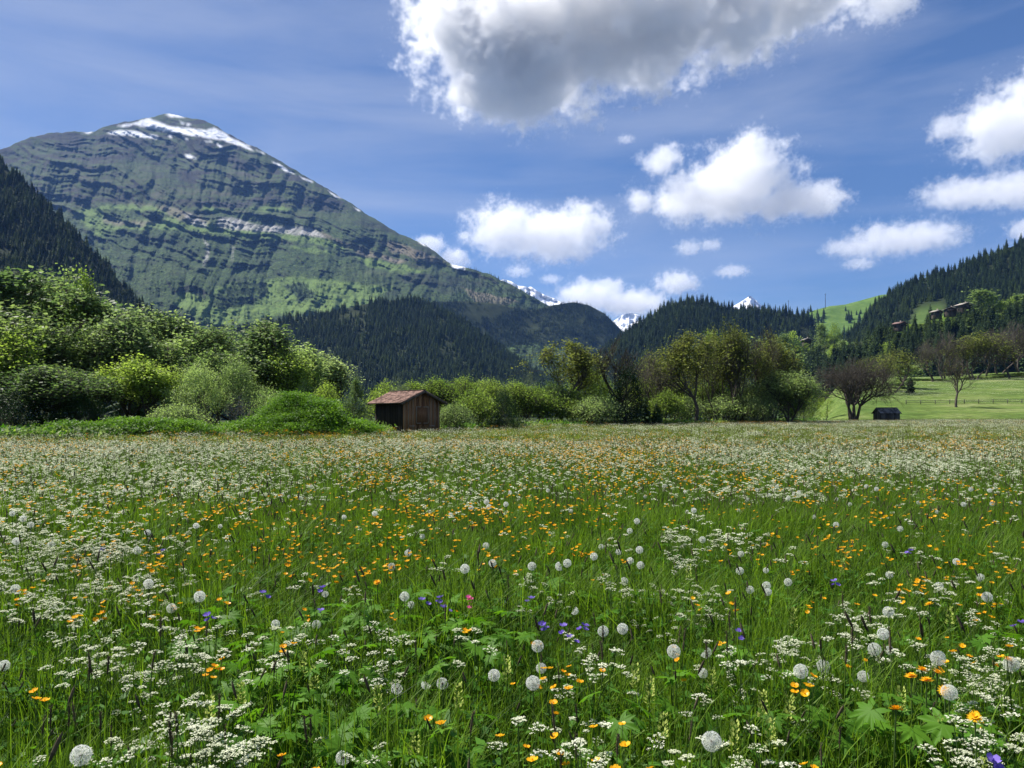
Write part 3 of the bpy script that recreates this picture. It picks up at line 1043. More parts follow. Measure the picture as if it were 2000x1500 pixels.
ENV_W = [(0, 1.4), (.1, 2.4), (.35, 3.0), (.65, 2.7), (.85, 1.8), (1, .3)]
ENV_N = [(0, .8), (.2, 1.3), (.5, 1.6), (.8, 1.0), (1, .15)]
ENV_B = [(0, 3.0), (.3, 3.6), (.7, 3.0), (.9, 1.7), (1, .4)]
ENV_C = [(0, 1.9), (.2, 2.1), (.5, 1.7), (.8, .8), (1, .05)]
TREES = {
    'wide': leafy(121, 10, 3, 5, .38, .85, 'leaf_a', sig=.22), 'wide2': leafy(122, 10, 3, 5, .42, .75, 'leaf_b', sig=.24), 'wide3': leafy(123, 10, 2, 5, .36, 1.0, 'leaf_s', 14000, .17, .2),
    'wide4': leafy(124, 10, 2, 5, .45, .7, 'leaf_c', 14000, .17, .24),
    'tall': broadleaf(24, 10, ENV_N, 130, 46, .16, .3, 1, .1, leafm='leaf_c', gap=.25, bark='bark'),
    'round': broadleaf(25, 10, [(0, .5), (.2, 1.6), (.5, 3.0), (.8, 2.4), (1, .6)], 240, 60, .17, .45, 1, .2, leafm='leaf_c', gap=.35, low=.2),
    'bush': leafy(126, 4, 9, 4, .75, .35, 'leaf_c', 8500, .13, .22, .3, .05),
    'bush2': leafy(127, 4, 9, 4, .75, .35, 'leaf_a', 8500, .12, .24, .3, .05),
    'thicket': leafy(128, 7, 12, 4, .42, .75, 'leaf_c', 11000, .125, .26, .3, .07, 'bark_pale'),
    'stems': broadleaf(35, 7, [(0, 1.5), (.4, 2.4), (.6, 2.9), (.85, 2.2), (1, .9)], 240, 52, .14, .38, 12, .05, leafm='leaf_a', low=.42, wob=.4, bark='bark_pale', gap=.3),
    'dark': broadleaf(29, 4, ENV_B, 230, 60, .12, .30, 5, .05, leafm='leaf_d', low=.02, wob=.3),
    'silver': broadleaf(30, 5, ENV_B, 120, 46, .11, .3, 3, .05, leafm='leaf_silver', low=.25, wob=.4, gap=.1),
    'cone': broadleaf(31, 6, ENV_C, 150, 56, .14, .26, 1, .08, leafm='leaf_b', low=.03),
    'ivy': broadleaf(32, 6, [(0, 1.6), (.4, 1.6), (.8, 1.2), (1, .5)], 200, 60, .12, .26, 3, .1, leafm='leaf_d', low=.01),
    'far_lime': broadleaf(33, 10, ENV_W, 60, 30, .42, .7, 1, .2, leafm='leaf_c', low=.1),
    'far_mid': broadleaf(34, 10, ENV_N, 60, 30, .4, .6, 1, .2, leafm='leaf_b', low=.1),
}
BUD = [grow_tree(41, 11, 1, 5, .5, .17, 'leaf_bud', 4600, .19, .26, .45, sig=.22), grow_tree(42, 12, 2, 4, .36, .15, 'leaf_bud', 3300, .19, .3, .6, sig=.3),
       grow_tree(43, 12, 3, 4, .3, .14, 'leaf_bud', 3300, .19, .32, .65, sig=.28)]
print('bud', [len(b[0].polygons) for b in BUD])
BARE = [grow_tree(51, 8, 5, 5, .6, .2, None, 0, .14, .24, .1, lateral=1.1), grow_tree(52, 10, 1, 5, .6, .2, 'leaf_bud', 260, .13, .22, .3),
        grow_tree(53, 10, 2, 5, .5, .2, 'leaf_bud', 330, .13, .24, .35)]


def put_tree(kind, u, topv, Y, wpx, label, cat='tree', group=None, name='broadleaf_tree', seed=0, zbase=None):
    """a tree of the given kind with its top seen at (u, topv) when it stands Y metres away"""
    x = (u - 1000) / FPX * Y
    z0 = float(gz(x, Y)) if zbase is None else zbase
    top = EYE + (HOR - topv) / FPX * Y
    h = max(top - z0, .5)
    T, C = TREES[kind] if isinstance(kind, str) else kind
    if 'h' not in T:
        zz = np.empty(len((C or T).vertices) * 3)
        (C or T).vertices.foreach_get('co', zz)
        T['h'] = float(np.percentile(zz[2::3], 99))
    hk = T['h']
    if 'w' not in T:
        vv = np.empty(len((C or T).vertices) * 3)
        (C or T).vertices.foreach_get('co', vv)
        vv = vv.reshape(-1, 3)
        T['w'] = float(np.percentile(vv[:, 0], 98) - np.percentile(vv[:, 0], 2))
    if group == g_left:
        wpx = wpx * .86
    sx = wpx / FPX * Y / T['w']
    r = thing(name, label, cat, (x, Y, z0), seed * 1.7 + u * .013, (sx, sx, h / hk), group)
    link('trunk', T, r)
    if C is not None:
        link('crown', C, r)
    return r


g_left = 'fresh green trees along the left edge of the meadow'
LEFT = [('wide2', -60, 600, 46, 300, 'dark leafy tree cut off by the left edge of the picture'),
        ('wide3', 85, 545, 50, 210, 'tallest round fresh green tree at the left of the meadow'),
        ('wide4', 20, 640, 44, 190, 'mid green tree in front of the tallest left tree'),
        ('tall', 165, 533, 53, 85, 'slender loose tree rising right of the tallest round tree'),
        ('wide2', 190, 640, 47, 180, 'dark green bushy tree below the slender loose tree'),
        ('wide3', 292, 612, 52, 130, 'green tree with a small double top in front of the black spruce'),
        ('wide4', 262, 705, 43, 150, 'low leaning green tree below the double topped tree'),
        ('wide', 345, 668, 50, 120, 'light green tree left of the middle of the left thicket'),
        ('wide2', 392, 655, 54, 110, 'grey green tree between two light green ones in the left thicket'),
        ('wide', 425, 690, 48, 110, 'light green tree over the bare stems of the left thicket'),
        ('wide3', 492, 636, 52, 125, 'rounded pale green tree standing highest above the green mound'),
        ('wide4', 548, 690, 50, 110, 'sloping light green tree right of the rounded pale tree'),
        ('wide', 595, 684, 54, 100, 'last tall light green tree of the left thicket before the mound top'),
        ('stems', 385, 712, 43, 130, 'thicket of pale bare stems under the left trees'),
        ('stems', 462, 706, 45, 120, 'leafy thicket left of the green mound'),
        ('bush', 640, 752, 46, 70, 'rounded light green shrub between the mound and the pointed young tree'),
        ('bush2', 530, 765, 42, 90, 'mid green shrub just behind the left side of the mound'),
        ('bush2', 345, 790, 39, 110, 'low green shrub at the foot of the bare stems'),
        ('wide2', 100, 720, 40, 200, 'shaded dark green tree low at the left margin of the meadow')]
LEFT += [('wide3', 45, 585, 58, 160, 'pale tree behind the tallest left tree'), ('wide', 128, 552, 56, 120, 'narrow topped tree between the tallest and the slender one'),
         ('wide', 235, 632, 58, 120, 'tree rising just left of the black spruce'), ('wide3', 318, 640, 58, 110, 'tree just right of the double topped tree'),
         ('wide2', 372, 662, 58, 110, 'tree behind the light green middle of the thicket'), ('wide3', 445, 652, 58, 110, 'tree between the grey green and the rounded pale tree'),
         ('wide', 520, 662, 60, 100, 'tree behind the right side of the rounded pale tree'), ('wide3', 570, 686, 60, 90, 'tree behind the sloping light green one')]
for i, (k, u, tv, Y, w, lab) in enumerate(LEFT):
    put_tree(k, u, tv, Y, w, lab, 'shrub' if k in ('bush', 'bush2', 'thicket') else 'tree', g_left, 'shrub' if k in ('bush', 'bush2', 'thicket') else 'broadleaf_tree', i)
put_tree('dark', 597, 750, 41, 68, 'dark round shrub directly behind the top of the green mound', 'shrub', None, 'dark_shrub')
put_tree('cone', 695, 740, 46, 56, 'pointed young green tree left of the brown hut', 'tree', None, 'young_tree')
put_tree('dark', 20, 760, 38, 170, 'deeply shaded shrub at the far left foot of the trees', 'shrub', None, 'dark_shrub')
put_tree('dark', 165, 775, 39, 120, 'dark shrub under the left trees behind the bright low bushes', 'shrub', None, 'dark_shrub')
put_tree('dark', 500, 800, 39, 60, 'dark shrub in the shade just left of the green mound', 'shrub', None, 'dark_shrub')
MIDX = [('tall', 1388, 650, 82, 60, 'leafy narrow tree between the single trunk and the tallest budding tree'), ('wide3', 1462, 668, 86, 80, 'dull green tree behind the many stemmed budding tree'),
        ('thicket', 805, 748, 56, 70, 'lime shrub behind the ridge of the hut roof'), ('bush', 925, 765, 52, 80, 'rounded light shrub before the thin stemmed ones'),
        ('thicket', 1005, 748, 64, 70, 'lime shrub behind the dark round bush'), ('bush', 1115, 765, 66, 80, 'light shrub left of the spreading light green tree'),
        ('bush2', 1200, 768, 72, 60, 'shrub behind the left side of the ivy thicket'), ('thicket', 1250, 742, 76, 70, 'green shrub behind the two little spruces'),
        ('thicket', 1320, 745, 80, 70, 'green shrub left behind the wide budding tree'), ('thicket', 1390, 750, 82, 70, 'green shrub between the single trunk and the tall group'),
        ('bush2', 1460, 752, 84, 80, 'green shrub behind the tall stems'), ('bush', 1555, 770, 86, 50, 'light shrub at the foot of the bank')]
g_mid = 'shrubs and trees of the hedge behind the hut'
MID = [('silver', 775, 738, 50, 60, 'silvery shrub peeping over the roof of the hut'), ('bush', 750, 752, 52, 80, 'lime green shrub behind the back of the hut roof'),
       ('thicket', 850, 742, 55, 80, 'lime green shrub rising right behind the hut'), ('thicket', 905, 740, 56, 80, 'lime green shrub with thin stems, second right of the hut'),
       ('thicket', 955, 744, 58, 70, 'lime green shrub left of the dark round bush'), ('bush2', 885, 790, 48, 70, 'low green shrub at the foot of the stems right of the hut'),
       ('silver', 1032, 724, 68, 44, 'whitish green small tree left of the tall budding tree'), ('bush', 1040, 758, 64, 90, 'lime green shrub right of the dark round bush'),
       ('bush2', 1080, 745, 66, 70, 'light green shrub at the foot of the tall budding tree'), ('round', 1150, 722, 70, 95, 'spreading light green tree right of the tall budding tree'),
       ('bush2', 1165, 775, 64, 90, 'mid green shrub between the budding tree and the ivy dark tree'), ('bush', 1300, 766, 70, 70, 'light green shrub right of the two little spruces'),
       ('bush2', 1340, 775, 74, 60, 'mid green shrub behind the trunk of the wide budding tree'), ('bush2', 1425, 770, 78, 110, 'green undergrowth behind the row of tall bare stems'),
       ('wide2', 1530, 728, 78, 95, 'dark rounded green tree at the right end of the tree row'), ('bush2', 1485, 775, 76, 70, 'dark green bush at the foot of the last tall budding tree'),
       ('tall', 1590, 752, 100, 34, 'thin light green tree left of the grassy bank'), ('tall', 1572, 760, 96, 30, 'small thin green tree beside the right end of the tree row'),
       ('tall', 1612, 765, 118, 26, 'thin green tree behind the crest of the grassy bank')]
for i, (k, u, tv, Y, w, lab) in enumerate(MID + MIDX):
    sh = k in ('bush', 'bush2', 'thicket', 'silver')
    put_tree(k, u, tv, Y, w, lab, 'shrub' if sh else 'tree', g_mid, 'shrub' if sh else 'broadleaf_tree', i + 3)
put_tree('dark', 985, 760, 52, 62, 'dark round bush casting a black shadow right of the hut', 'shrub', None, 'dark_shrub')
put_tree('ivy', 1225, 722, 66, 62, 'dark ivy clad lower trunk of the bare brown tree', 'tree', None, 'ivy_shrub')
put_tree(BUD[0], 1098, 668, 66, 118, 'tall budding tree with yellow green leaves, leftmost of the tall open trees', 'tree', None, 'budding_tree', 1)
put_tree(BARE[1], 1225, 662, 67, 118, 'dark brown nearly bare tree standing over a black ivy thicket', 'tree', None, 'bare_tree', 2)
put_tree(BARE[2], 1290, 700, 74, 90, 'brown bare tree between the ivy dark tree and the wide budding tree', 'tree', None, 'bare_tree', 3)
put_tree(BUD[0], 1360, 652, 72, 112, 'wide budding tree with a single dark trunk', 'tree', None, 'budding_tree', 4)
put_tree(BUD[1], 1408, 632, 76, 72, 'tallest budding tree right of the single dark trunk', 'tree', None, 'budding_tree', 5)
put_tree(BUD[2], 1445, 640, 78, 72, 'many stemmed budding tree in the middle of the tall group', 'tree', None, 'budding_tree', 6)
put_tree(BARE[2], 1482, 645, 80, 72, 'greyish nearly bare tree, last but one of the tall group', 'tree', None, 'bare_tree', 7)
put_tree(BUD[2], 1512, 664, 80, 64, 'budding tree at the right end of the tall group', 'tree', None, 'budding_tree', 8)
for i_, (u_, tv_, Y_, w_, l_b) in enumerate([(1388, 648, 79, 60, 'slim budding tree just left of the tallest one'), (1425, 655, 82, 60, 'slim budding tree just right of the tallest one'),
                                            (1462, 662, 77, 60, 'slim budding tree before the greyish bare one'), (1497, 655, 84, 60, 'slim budding tree between the greyish one and the last one'),
                                            (1338, 690, 80, 60, 'slim budding tree left of the wide single trunked one'), (1262, 690, 80, 60, 'slim budding tree right behind the ivy dark tree')]):
    put_tree(BUD[1 + i_ % 2], u_, tv_, Y_, w_, l_b, 'tree', None, 'budding_tree', 30 + i_)
put_tree(BARE[0], 1672, 706, 103, 128, 'big bare many stemmed tree left of the small grey barn', 'tree', None, 'bare_tree', 9)
put_tree(BUD[1], 1742, 682, 160, 80, 'yellow green budding tree behind the big bare tree', 'tree', None, 'budding_tree', 10)
put_tree('far_mid', 1768, 712, 175, 56, 'grey green tree right of the yellow green budding tree', 'tree', None, 'broadleaf_tree', 10)
put_tree(BUD[1], 1708, 700, 165, 66, 'olive budding tree half hidden by the big bare tree', 'tree', None, 'budding_tree', 12)
put_tree(BARE[1], 1868, 690, 128, 66, 'lone bare tree on the rising field beside the fence', 'tree', None, 'bare_tree', 11)
for i, (u, tv, w) in enumerate([(1822, 672, 66), (1846, 655, 70), (1880, 668, 60), (1902, 650, 70), (1925, 660, 60), (1950, 640, 76), (1972, 650, 62), (1995, 636, 74), (2030, 640, 70)]):
    put_tree(BUD[2] if i == 3 else BARE[1 + i % 2], u, tv, 205 + 12 * (i % 3), w, ['first', 'second', 'third', 'fourth', 'fifth', 'sixth', 'seventh', 'eighth', 'last'][i] +
             ' from the left in the brown leafless row above the rising field', 'tree', 'leafless trees above the right field', 'bare_tree', 20 + i)
for i, (u, tv, w, Y) in enumerate([(1800, 742, 44, 215), (1835, 745, 36, 210), (1905, 735, 50, 215), (1955, 730, 50, 215), (1990, 728, 50, 215)]):
    put_tree('far_mid', u, tv, Y, w, ['green undergrowth left of the leafless row', 'low green bush under the first leafless trees', 'green bush at the middle of the leafless row',
             'green bush under the sixth leafless tree', 'green bush where the leafless row meets the right edge'][i], 'shrub', None, 'shrub', i)


def put_spruce(u, topv, Y, label, k=0, w=1., z0=None):
    x = (u - 1000) / FPX * Y
    z0 = float(gz(x, Y)) if z0 is None else z0
    h = EYE + (HOR - topv) / FPX * Y - z0
    s = h / (20, 22, 18, 20, 19)[k]
    return link('spruce_tree', SPR[k], None, (x, Y, z0), u * .1, (s * w, s * w, s), label=label, category='tree')


put_spruce(1262, 768, 68, 'small dark spruce right of the ivy dark tree', 0, 1.2)
put_spruce(1283, 782, 68, 'smallest dark spruce beside the light green shrub', 2, 1.2)
put_spruce(1778, 733, 158, 'small black spruce alone on the rising field', 2, 1.3)
put_spruce(272, 582, 75, 'black pointed spruce rising behind the left trees', 1, 1.5)

# ------------------------------------------------------------------ forests: every fir that shows large is its own object, the rest is one mass
FR = np.random.RandomState(99)
GRD = np.array([0, 0, 0])


def forest(H_, n, seed, dens=None, kinds=(0, 1, 2, 3, 4), smin=.7, smax=1.2):
    g = np.random.RandomState(seed)
    p, u, v = H_.scatter(n, g, dens)
    p[:, 2] -= .6
    kk = g.choice(kinds, n)
    grove = fbm(p[:, 0] / 90., p[:, 1] / 90., seed + 50, 3)
    kk = np.where((grove > .25) & (g.rand(n) < .65), 4, kk)
    big_ = 1 + .22 * fbm(p[:, 0] / 60., p[:, 1] / 60., seed + 70, 2)
    return dict(p=p, u=u, v=v, k=kk, s=(smin * .72 + (smax - smin * .72) * g.rand(n) ** .8) * big_, r=g.rand(n) * 6.28)


def topline(u):
    return np.interp(u, [0, 130, 200, 280, 420, 500, 560, 640, 700, 900, 1040, 1100, 1160, 1230, 1320, 1400, 1480, 1540, 1600, 1660, 1740, 1790, 1850, 2000],
                     [570, 560, 600, 620, 660, 650, 690, 745, 750, 745, 730, 670, 720, 670, 690, 640, 650, 730, 760, 710, 690, 730, 650, 640])


def merge(L_):
    return {k: np.concatenate([q[k] for q in L_]) for k in L_[0]}


near = merge([
    forest(LS, 9000, 1, None, (0, 1, 2, 3, 4, 4), .5, .9),
    forest(CF, 12000, 2, lambda u, v: .25 + (fbm(u / 60., v / 40., 3, 3) > -.35), (0, 1, 2, 3, 4), .5, .92),
    forest(RH, 8500, 3, lambda u, v: 1. - .9 * inside([(1560, 640), (1640, 630), (1640, 780), (1570, 780)], u, v), (0, 1, 3), .5, .9),
    forest(RF, 9500, 4, lambda u, v: 1. - 1. * inside([(1770, 645), (1788, 598), (1832, 586), (1850, 592), (1846, 640), (1810, 650)], u, v), (0, 1, 2, 3), .5, .85),
    forest(RT, 900, 5, lambda u, v: .03 + .97 * (inside([(1680, 790), (1690, 680), (1850, 640), (2100, 640), (2100, 720), (1800, 760)], u, v) |
                                                  inside([(1480, 790), (1480, 740), (1590, 720), (1700, 680), (1700, 790)], u, v)), (0, 1, 2, 3), .55, .9),
    forest(AL, 500, 6, lambda u, v: 0.015 + ((v > 612) & ((u > 1640) | (u < 1610))).astype(float), (0, 1)),
])
hpx = near['s'] * 20 * FPX / near['p'][:, 1]
vis = (near['u'] > 5) & (near['u'] < 1995) & (near['v'] - hpx < topline(near['u']) - 4)
# a tree is crowded out of sight when a nearer one on its slope covers all but its tip: keep the freest
front = np.zeros(len(hpx))
ordr = np.argsort(near['p'][:, 1])
cov = np.full(2000, 2000.)
for i in ordr:
    if not vis[i]:
        continue
    c = int(near['u'][i])
    t = near['v'][i] - hpx[i]
    a, b = max(0, c - 5), min(2000, c + 6)
    front[i] = cov[a:b].mean() - t
    w = int(hpx[i] * .13) + 1
    cov[max(0, c - w):c + w + 1] = np.minimum(cov[max(0, c - w):c + w + 1], t + hpx[i] * .12)
score = np.where(vis & (front > 8), hpx, 0)
pick = np.argsort(-score)[:300]
regs = [(0, 430, ('dark spruce on the left slope', 'spruces on the steep left slope')), (430, 1150, ('bluish spruce', 'spruces in the forest below the big mountain')),
        (1150, 1640, ('dark spruce', 'spruces on the rounded wooded hill')), (1640, 2001, ('blackish spruce', 'spruces on the wooded slope at the right'))]
for i in pick:
    u = near['u'][i]
    lab = [t for a, b, t in regs if a <= u < b][0]
    s = near['s'][i]
    link('spruce_tree', SPR[near['k'][i]], None, tuple(near['p'][i]), near['r'][i], (s * 1.05, s * 1.05, s), label=where(lab[0], u, near['v'][i] - 10, TREE_MARKS), category='tree', group=lab[1], kind='thing')
rest = np.ones(len(hpx), bool)
rest[pick] = False
scatter('spruce_forest', near['p'][rest], SPR, near['k'][rest], near['r'][rest], near['s'][rest] * 1.05)
far = merge([
    forest(BR, 12000, 7, lambda u, v: 1 - .97 * (inside([(905, 600), (960, 590), (1010, 600), (960, 625)], u, v) | (fbm(u / 50., v / 30., 8, 3) > .45)), (0, 1), .5, .85),
    forest(MT, 3000, 8, lambda u, v: (inside([(412, 596), (430, 568), (470, 552), (520, 550), (524, 572), (505, 588), (460, 602), (425, 604)], u, v) |
                                      inside([(556, 556), (590, 552), (622, 580), (585, 590)], u, v) | ((u > 880) & (u < 1150) & (v > 525))).astype(float) +
           .04 * ((v > 530) & (v < 640) & (u > 300)) * (fbm(u / 30., v / 20., 5, 3) > .1), (0, 1), .5, 1.0),
    forest(MT, 2600, 9, lambda u, v: ((v > 452) & (v < 600) & (u > 200) & (u < 900) & (fbm(u / 30., v / 12., 15, 3) > .12)).astype(float), (0, 1, 2), .25, .5),
])
scatter('far_spruce_forest', far['p'], SPF, far['k'] % 3, far['r'], far['s'])

# light green broadleaved trees on the far terrace
FT = [(1530, 652, 34), (1548, 648, 36), (1505, 672, 30), (1572, 672, 26), (1604, 632, 22), (1630, 632, 24), (1622, 648, 22), (1590, 676, 26), (1540, 690, 26), (1515, 700, 26), (1470, 690, 24),
      (1628, 672, 26), (1646, 664, 20), (1600, 700, 28), (1660, 690, 26), (1722, 648, 34), (1745, 640, 36), (1735, 668, 36), (1712, 672, 26), (1780, 634, 34), (1800, 632, 30),
      (1820, 626, 26), (1850, 612, 22), (1875, 600, 30), (1918, 566, 50), (1935, 580, 36), (1955, 590, 38), (1975, 584, 34), (1992, 576, 40), (1890, 620, 30), (1862, 625, 34),
      (1905, 628, 30), (1940, 612, 30), (2010, 590, 40)]
for i, (u, tv, w) in enumerate(FT):
    j = int(np.argmin(abs(RT.U[0] - u)))
    s_i = min(RT.nv - 1, int((.93 if tv < 650 or u > 1830 else .7) * RT.nv) if u > 1590 else int(.8 * RT.nv))
    Yt, zt, vt = RT.Y[s_i, j], RT.Z[s_i, j], RT.V[s_i, j]
    if vt < tv + 12:
        cand = np.where(RT.V[:, j] > tv + 16)[0]
        s_i = cand[-1] if len(cand) else 0
        Yt, zt = RT.Y[s_i, j], RT.Z[s_i, j]
    z_top = EYE + (HOR - tv) / FPX * Yt
    put_tree('far_lime' if i % 4 else 'far_mid', u, tv, float(Yt), w * 1.05,
             where('light green tree', u, tv + 10, TREE_MARKS),
             'tree', 'light green trees on the far right terrace', 'broadleaf_tree', i, float(zt) - .3)

# ------------------------------------------------------------------ buildings
M['wood_warm'] = solid_mat('old_board_warm', (.12, .058, .03), (.36, .19, .10), 9, .85, (6, 6, .35), .5, obj_var=.5)
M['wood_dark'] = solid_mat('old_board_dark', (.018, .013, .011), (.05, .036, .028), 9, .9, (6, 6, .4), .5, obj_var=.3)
M['wood_grey'] = solid_mat('old_board_grey', (.05, .045, .042), (.13, .12, .11), 9, .9, (6, 6, .4), .5, obj_var=.4)
M['batten'] = solid_mat('pale_batten', (.20, .16, .12), (.38, .33, .27), 9, .85, (4, 4, .5), .4, obj_var=.3)
M['roof_red'] = solid_mat('red_shingle', (.10, .056, .042), (.27, .165, .13), 5, .85, (1, 1, 1), .6, obj_var=.75)
M['roof_grey'] = solid_mat('grey_shingle', (.09, .085, .09), (.24, .23, .24), 5, .85, (1, 1, 1), .6, obj_var=.7)
M['edge'] = solid_mat('roof_edge', (.05, .04, .035), (.12, .10, .085), 6, .85)


def board_mesh(w, h, t, mat, name='board'):
    b = MB()
    b.box((0, 0, h / 2), (w, t, h))
    return b.mesh(name, [M[mat]])


def hut(loc, rz, W, D, He, Hr, name, label, wallf, walls, roofm, over=.28, door=True, nb=14, shing=(9, 14)):
    """gable front at local y=0 facing -y, W wide; D deep; eaves He, ridge Hr"""
    r = thing(name, label, 'hut', loc, rz)
    core = MB()      # dark inner lining so no light leaks between the boards
    i = .05
    core.add([[-W / 2 + i, i, 0], [W / 2 - i, i, 0], [W / 2 - i, D - i, 0], [-W / 2 + i, D - i, 0], [-W / 2 + i, i, He - .03], [W / 2 - i, i, He - .03], [W / 2 - i, D - i, He - .03],
              [-W / 2 + i, D - i, He - .03], [0, i, Hr - .06], [0, D - i, Hr - .06]],
             [[0, 1, 5, 4], [1, 2, 6, 5], [2, 3, 7, 6], [3, 0, 4, 7]], 0)
    core.add([[-W / 2 + i, i, He - .03], [W / 2 - i, i, He - .03], [0, i, Hr - .06], [-W / 2 + i, D - i, He - .03], [W / 2 - i, D - i, He - .03], [0, D - i, Hr - .06]],
             [[0, 1, 2], [4, 3, 5]], 0)
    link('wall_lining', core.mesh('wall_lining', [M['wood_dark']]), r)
    wb = W / nb
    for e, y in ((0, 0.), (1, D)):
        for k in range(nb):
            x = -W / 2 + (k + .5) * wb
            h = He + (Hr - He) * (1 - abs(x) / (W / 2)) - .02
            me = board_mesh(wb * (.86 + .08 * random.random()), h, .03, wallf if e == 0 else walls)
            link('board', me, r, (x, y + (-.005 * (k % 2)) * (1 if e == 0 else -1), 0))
    nd = max(6, int(D / wb))
    db = D / nd
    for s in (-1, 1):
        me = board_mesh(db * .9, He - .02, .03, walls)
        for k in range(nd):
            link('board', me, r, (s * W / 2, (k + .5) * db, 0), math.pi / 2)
    if door:
        dr_ = MB()
        dr_.box((0, 0, .95), (W * .34, .03, 1.02))
        d = link('door', dr_.mesh('door', [M[wallf]]), r, (0, -.045, .25))
        for s in (-1, 1):
            q = MB()
            q.box((0, 0, 0), (.035, .03, .95))
            link('door_batten', q.mesh('door_batten', [M['batten']]), d, (s * W * .16, -.032, .98))
        for s in (-1, 1):
            for x, z, w in ((.095, .52, .12), (.095, 1.42, .12)):
                q = MB()
                q.box((0, 0, 0), (W * w, .03, .04))
                link('door_rail', q.mesh('door_rail', [M['batten']]), d, (s * W * x, -.034, z))
            q = MB()
            q.box((0, 0, 0), (W * .14, .03, .05))
            link('batten', q.mesh('batten', [M['batten']]), r, (s * W * .27, -.04, .62))
    for k in range(7):
        q = MB()
        x = (-.46, -.36, -.24, .22, .27, .36, .46)[k] * W
        h = He + (Hr - He) * (1 - abs(x) / (W / 2)) - .08
        q.box((0, 0, 0), (.022, .02, h - .35))
        link('batten', q.mesh('batten', [M['batten']]), r, (x, -.03, .35 + (h - .35) / 2))
    # roof: two planes of shingles on a board deck
    ang = math.atan2(Hr - He, W / 2)
    SL = (W / 2) / math.cos(ang) + over
    rows, cols = shing
    roof = MB()
    for s in (-1, 1):
        ax = np.array([[math.cos(ang) * s, 0, -math.sin(ang)], [0, 1, 0], [math.sin(ang) * s, 0, math.cos(ang)]])
        c = np.array([0, D / 2, Hr + .0]) + ax[0] * SL / 2 + ax[2] * .02
        roof.box(c, (SL, D + 2 * over, .03), axes=ax)
        # fascia boards
        for y in (-over - .012, D + over + .012):
            roof.box(np.array([0, y, Hr]) + ax[0] * SL / 2 - ax[2] * .02, (SL, .025, .11), axes=ax)
    ro = link('roof', roof.mesh('roof', [M['edge']]), r)
    sw = (D + 2 * over) / cols
    shw = SL / rows
    sh = MB()
    sh.box((0, 0, 0), (shw * 1.12, sw * .95, .022))
    shm = sh.mesh('shingle', [M[roofm]])
    for s in (-1, 1):
        for a in range(rows):
            for b in range(cols):
                dx = (a + .5) * shw
                o = link('shingle', shm, ro)
                o.rotation_euler = (random.uniform(-.02, .02), s * (ang - .05), random.uniform(-.02, .02))
                up = .055 + random.uniform(-.006, .006)
                o.location = (s * (math.cos(ang) * dx + math.sin(ang) * up), -over + (b + .5) * sw + random.uniform(-.01, .01) + (a % 2) * .02, Hr - math.sin(ang) * dx + math.cos(ang) * up)
    cap = MB()
    cap.box((0, D / 2, Hr + .085), (.16, D + 2 * over, .03))
    link('ridge_cap', cap.mesh('ridge_cap', [M['edge']]), r)
    for k in range(5):
        q = MB()
        q.box((0, 0, 0), (W + over * 1.3, .07, .08))
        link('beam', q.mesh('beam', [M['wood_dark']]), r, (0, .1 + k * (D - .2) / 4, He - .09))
    return r


hx, hy = (787 - 1000) / FPX * 42.2, 42.2
RZ = R(40)
ca, sa = math.cos(RZ), math.sin(RZ)
Wh = 2.42
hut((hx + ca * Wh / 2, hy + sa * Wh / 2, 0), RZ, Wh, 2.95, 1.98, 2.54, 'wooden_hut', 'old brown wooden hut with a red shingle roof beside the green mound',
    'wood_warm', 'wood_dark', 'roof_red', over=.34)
bx = (1708 - 1000) / FPX * 103
hut((bx + 2.85, 103.0, float(gz(bx + 1.6, 103)) + .0), R(94), 1.9, 2.6, 1.3, 1.95, 'small_barn', 'small low grey barn with a shingle roof right of the big bare tree',
    'wood_grey', 'wood_grey', 'roof_grey', over=.16, door=False, nb=10, shing=(6, 12))


def chalet(u, v, Y, w, rz, label, red=False):
    p = P(u, v, Y)
    r = thing('chalet', label, 'house', p, rz)
    w = w * .8
    W, D, He, Hr = w, w * .8, w * .34, w * .52
    b = MB()
    b.add([[-W / 2, 0, -3], [W / 2, 0, -3], [W / 2, D, -3], [-W / 2, D, -3], [-W / 2, 0, He], [W / 2, 0, He], [W / 2, D, He], [-W / 2, D, He]],
          [[0, 1, 5, 4], [1, 2, 6, 5], [2, 3, 7, 6], [3, 0, 4, 7]], 0)
    b.add([[-W / 2, 0, He], [W / 2, 0, He], [0, 0, Hr], [-W / 2, D, He], [W / 2, D, He], [0, D, Hr]], [[0, 1, 2], [4, 3, 5]], 0)
    link('wall', b.mesh('wall', [M['chalet_wall']]), r)
    q = MB()
    ang = math.atan2(Hr - He, W / 2)
    SL = W / 2 / math.cos(ang) + 1.1
    for s in (-1, 1):
        ax = np.array([[math.cos(ang) * s, 0, -math.sin(ang)], [0, 1, 0], [math.sin(ang) * s, 0, math.cos(ang)]])
        q.box(np.array([0, D / 2, Hr]) + ax[0] * SL / 2 + ax[2] * .12, (SL, D + 2, .22), axes=ax)
    rf = link('roof', q.mesh('roof', [M['chalet_red'] if red else M['chalet_roof']]), r)
    c = MB()
    c.box((W * .15, D * .5, Hr + .3), (.6, .6, 1.6))
    link('chimney', c.mesh('chimney', [M['batten']]), rf)
    wm = MB()
    wm.box((0, 0, 0), (1.0, .12, 1.1))
    wm = wm.mesh('window', [M['chalet_window']])
    for x in (-.28, 0, .28):
        link('window', wm, r, (x * W, -.05, He * .55))
    bl = MB()
    bl.box((0, -.6, He * .2), (W * .9, 1.1, .18))
    bl.box((0, -1.12, He * .2 + .5), (W * .9, .08, .8))
    link('balcony', bl.mesh('balcony', [M['wood_dark']]), r)
    return r


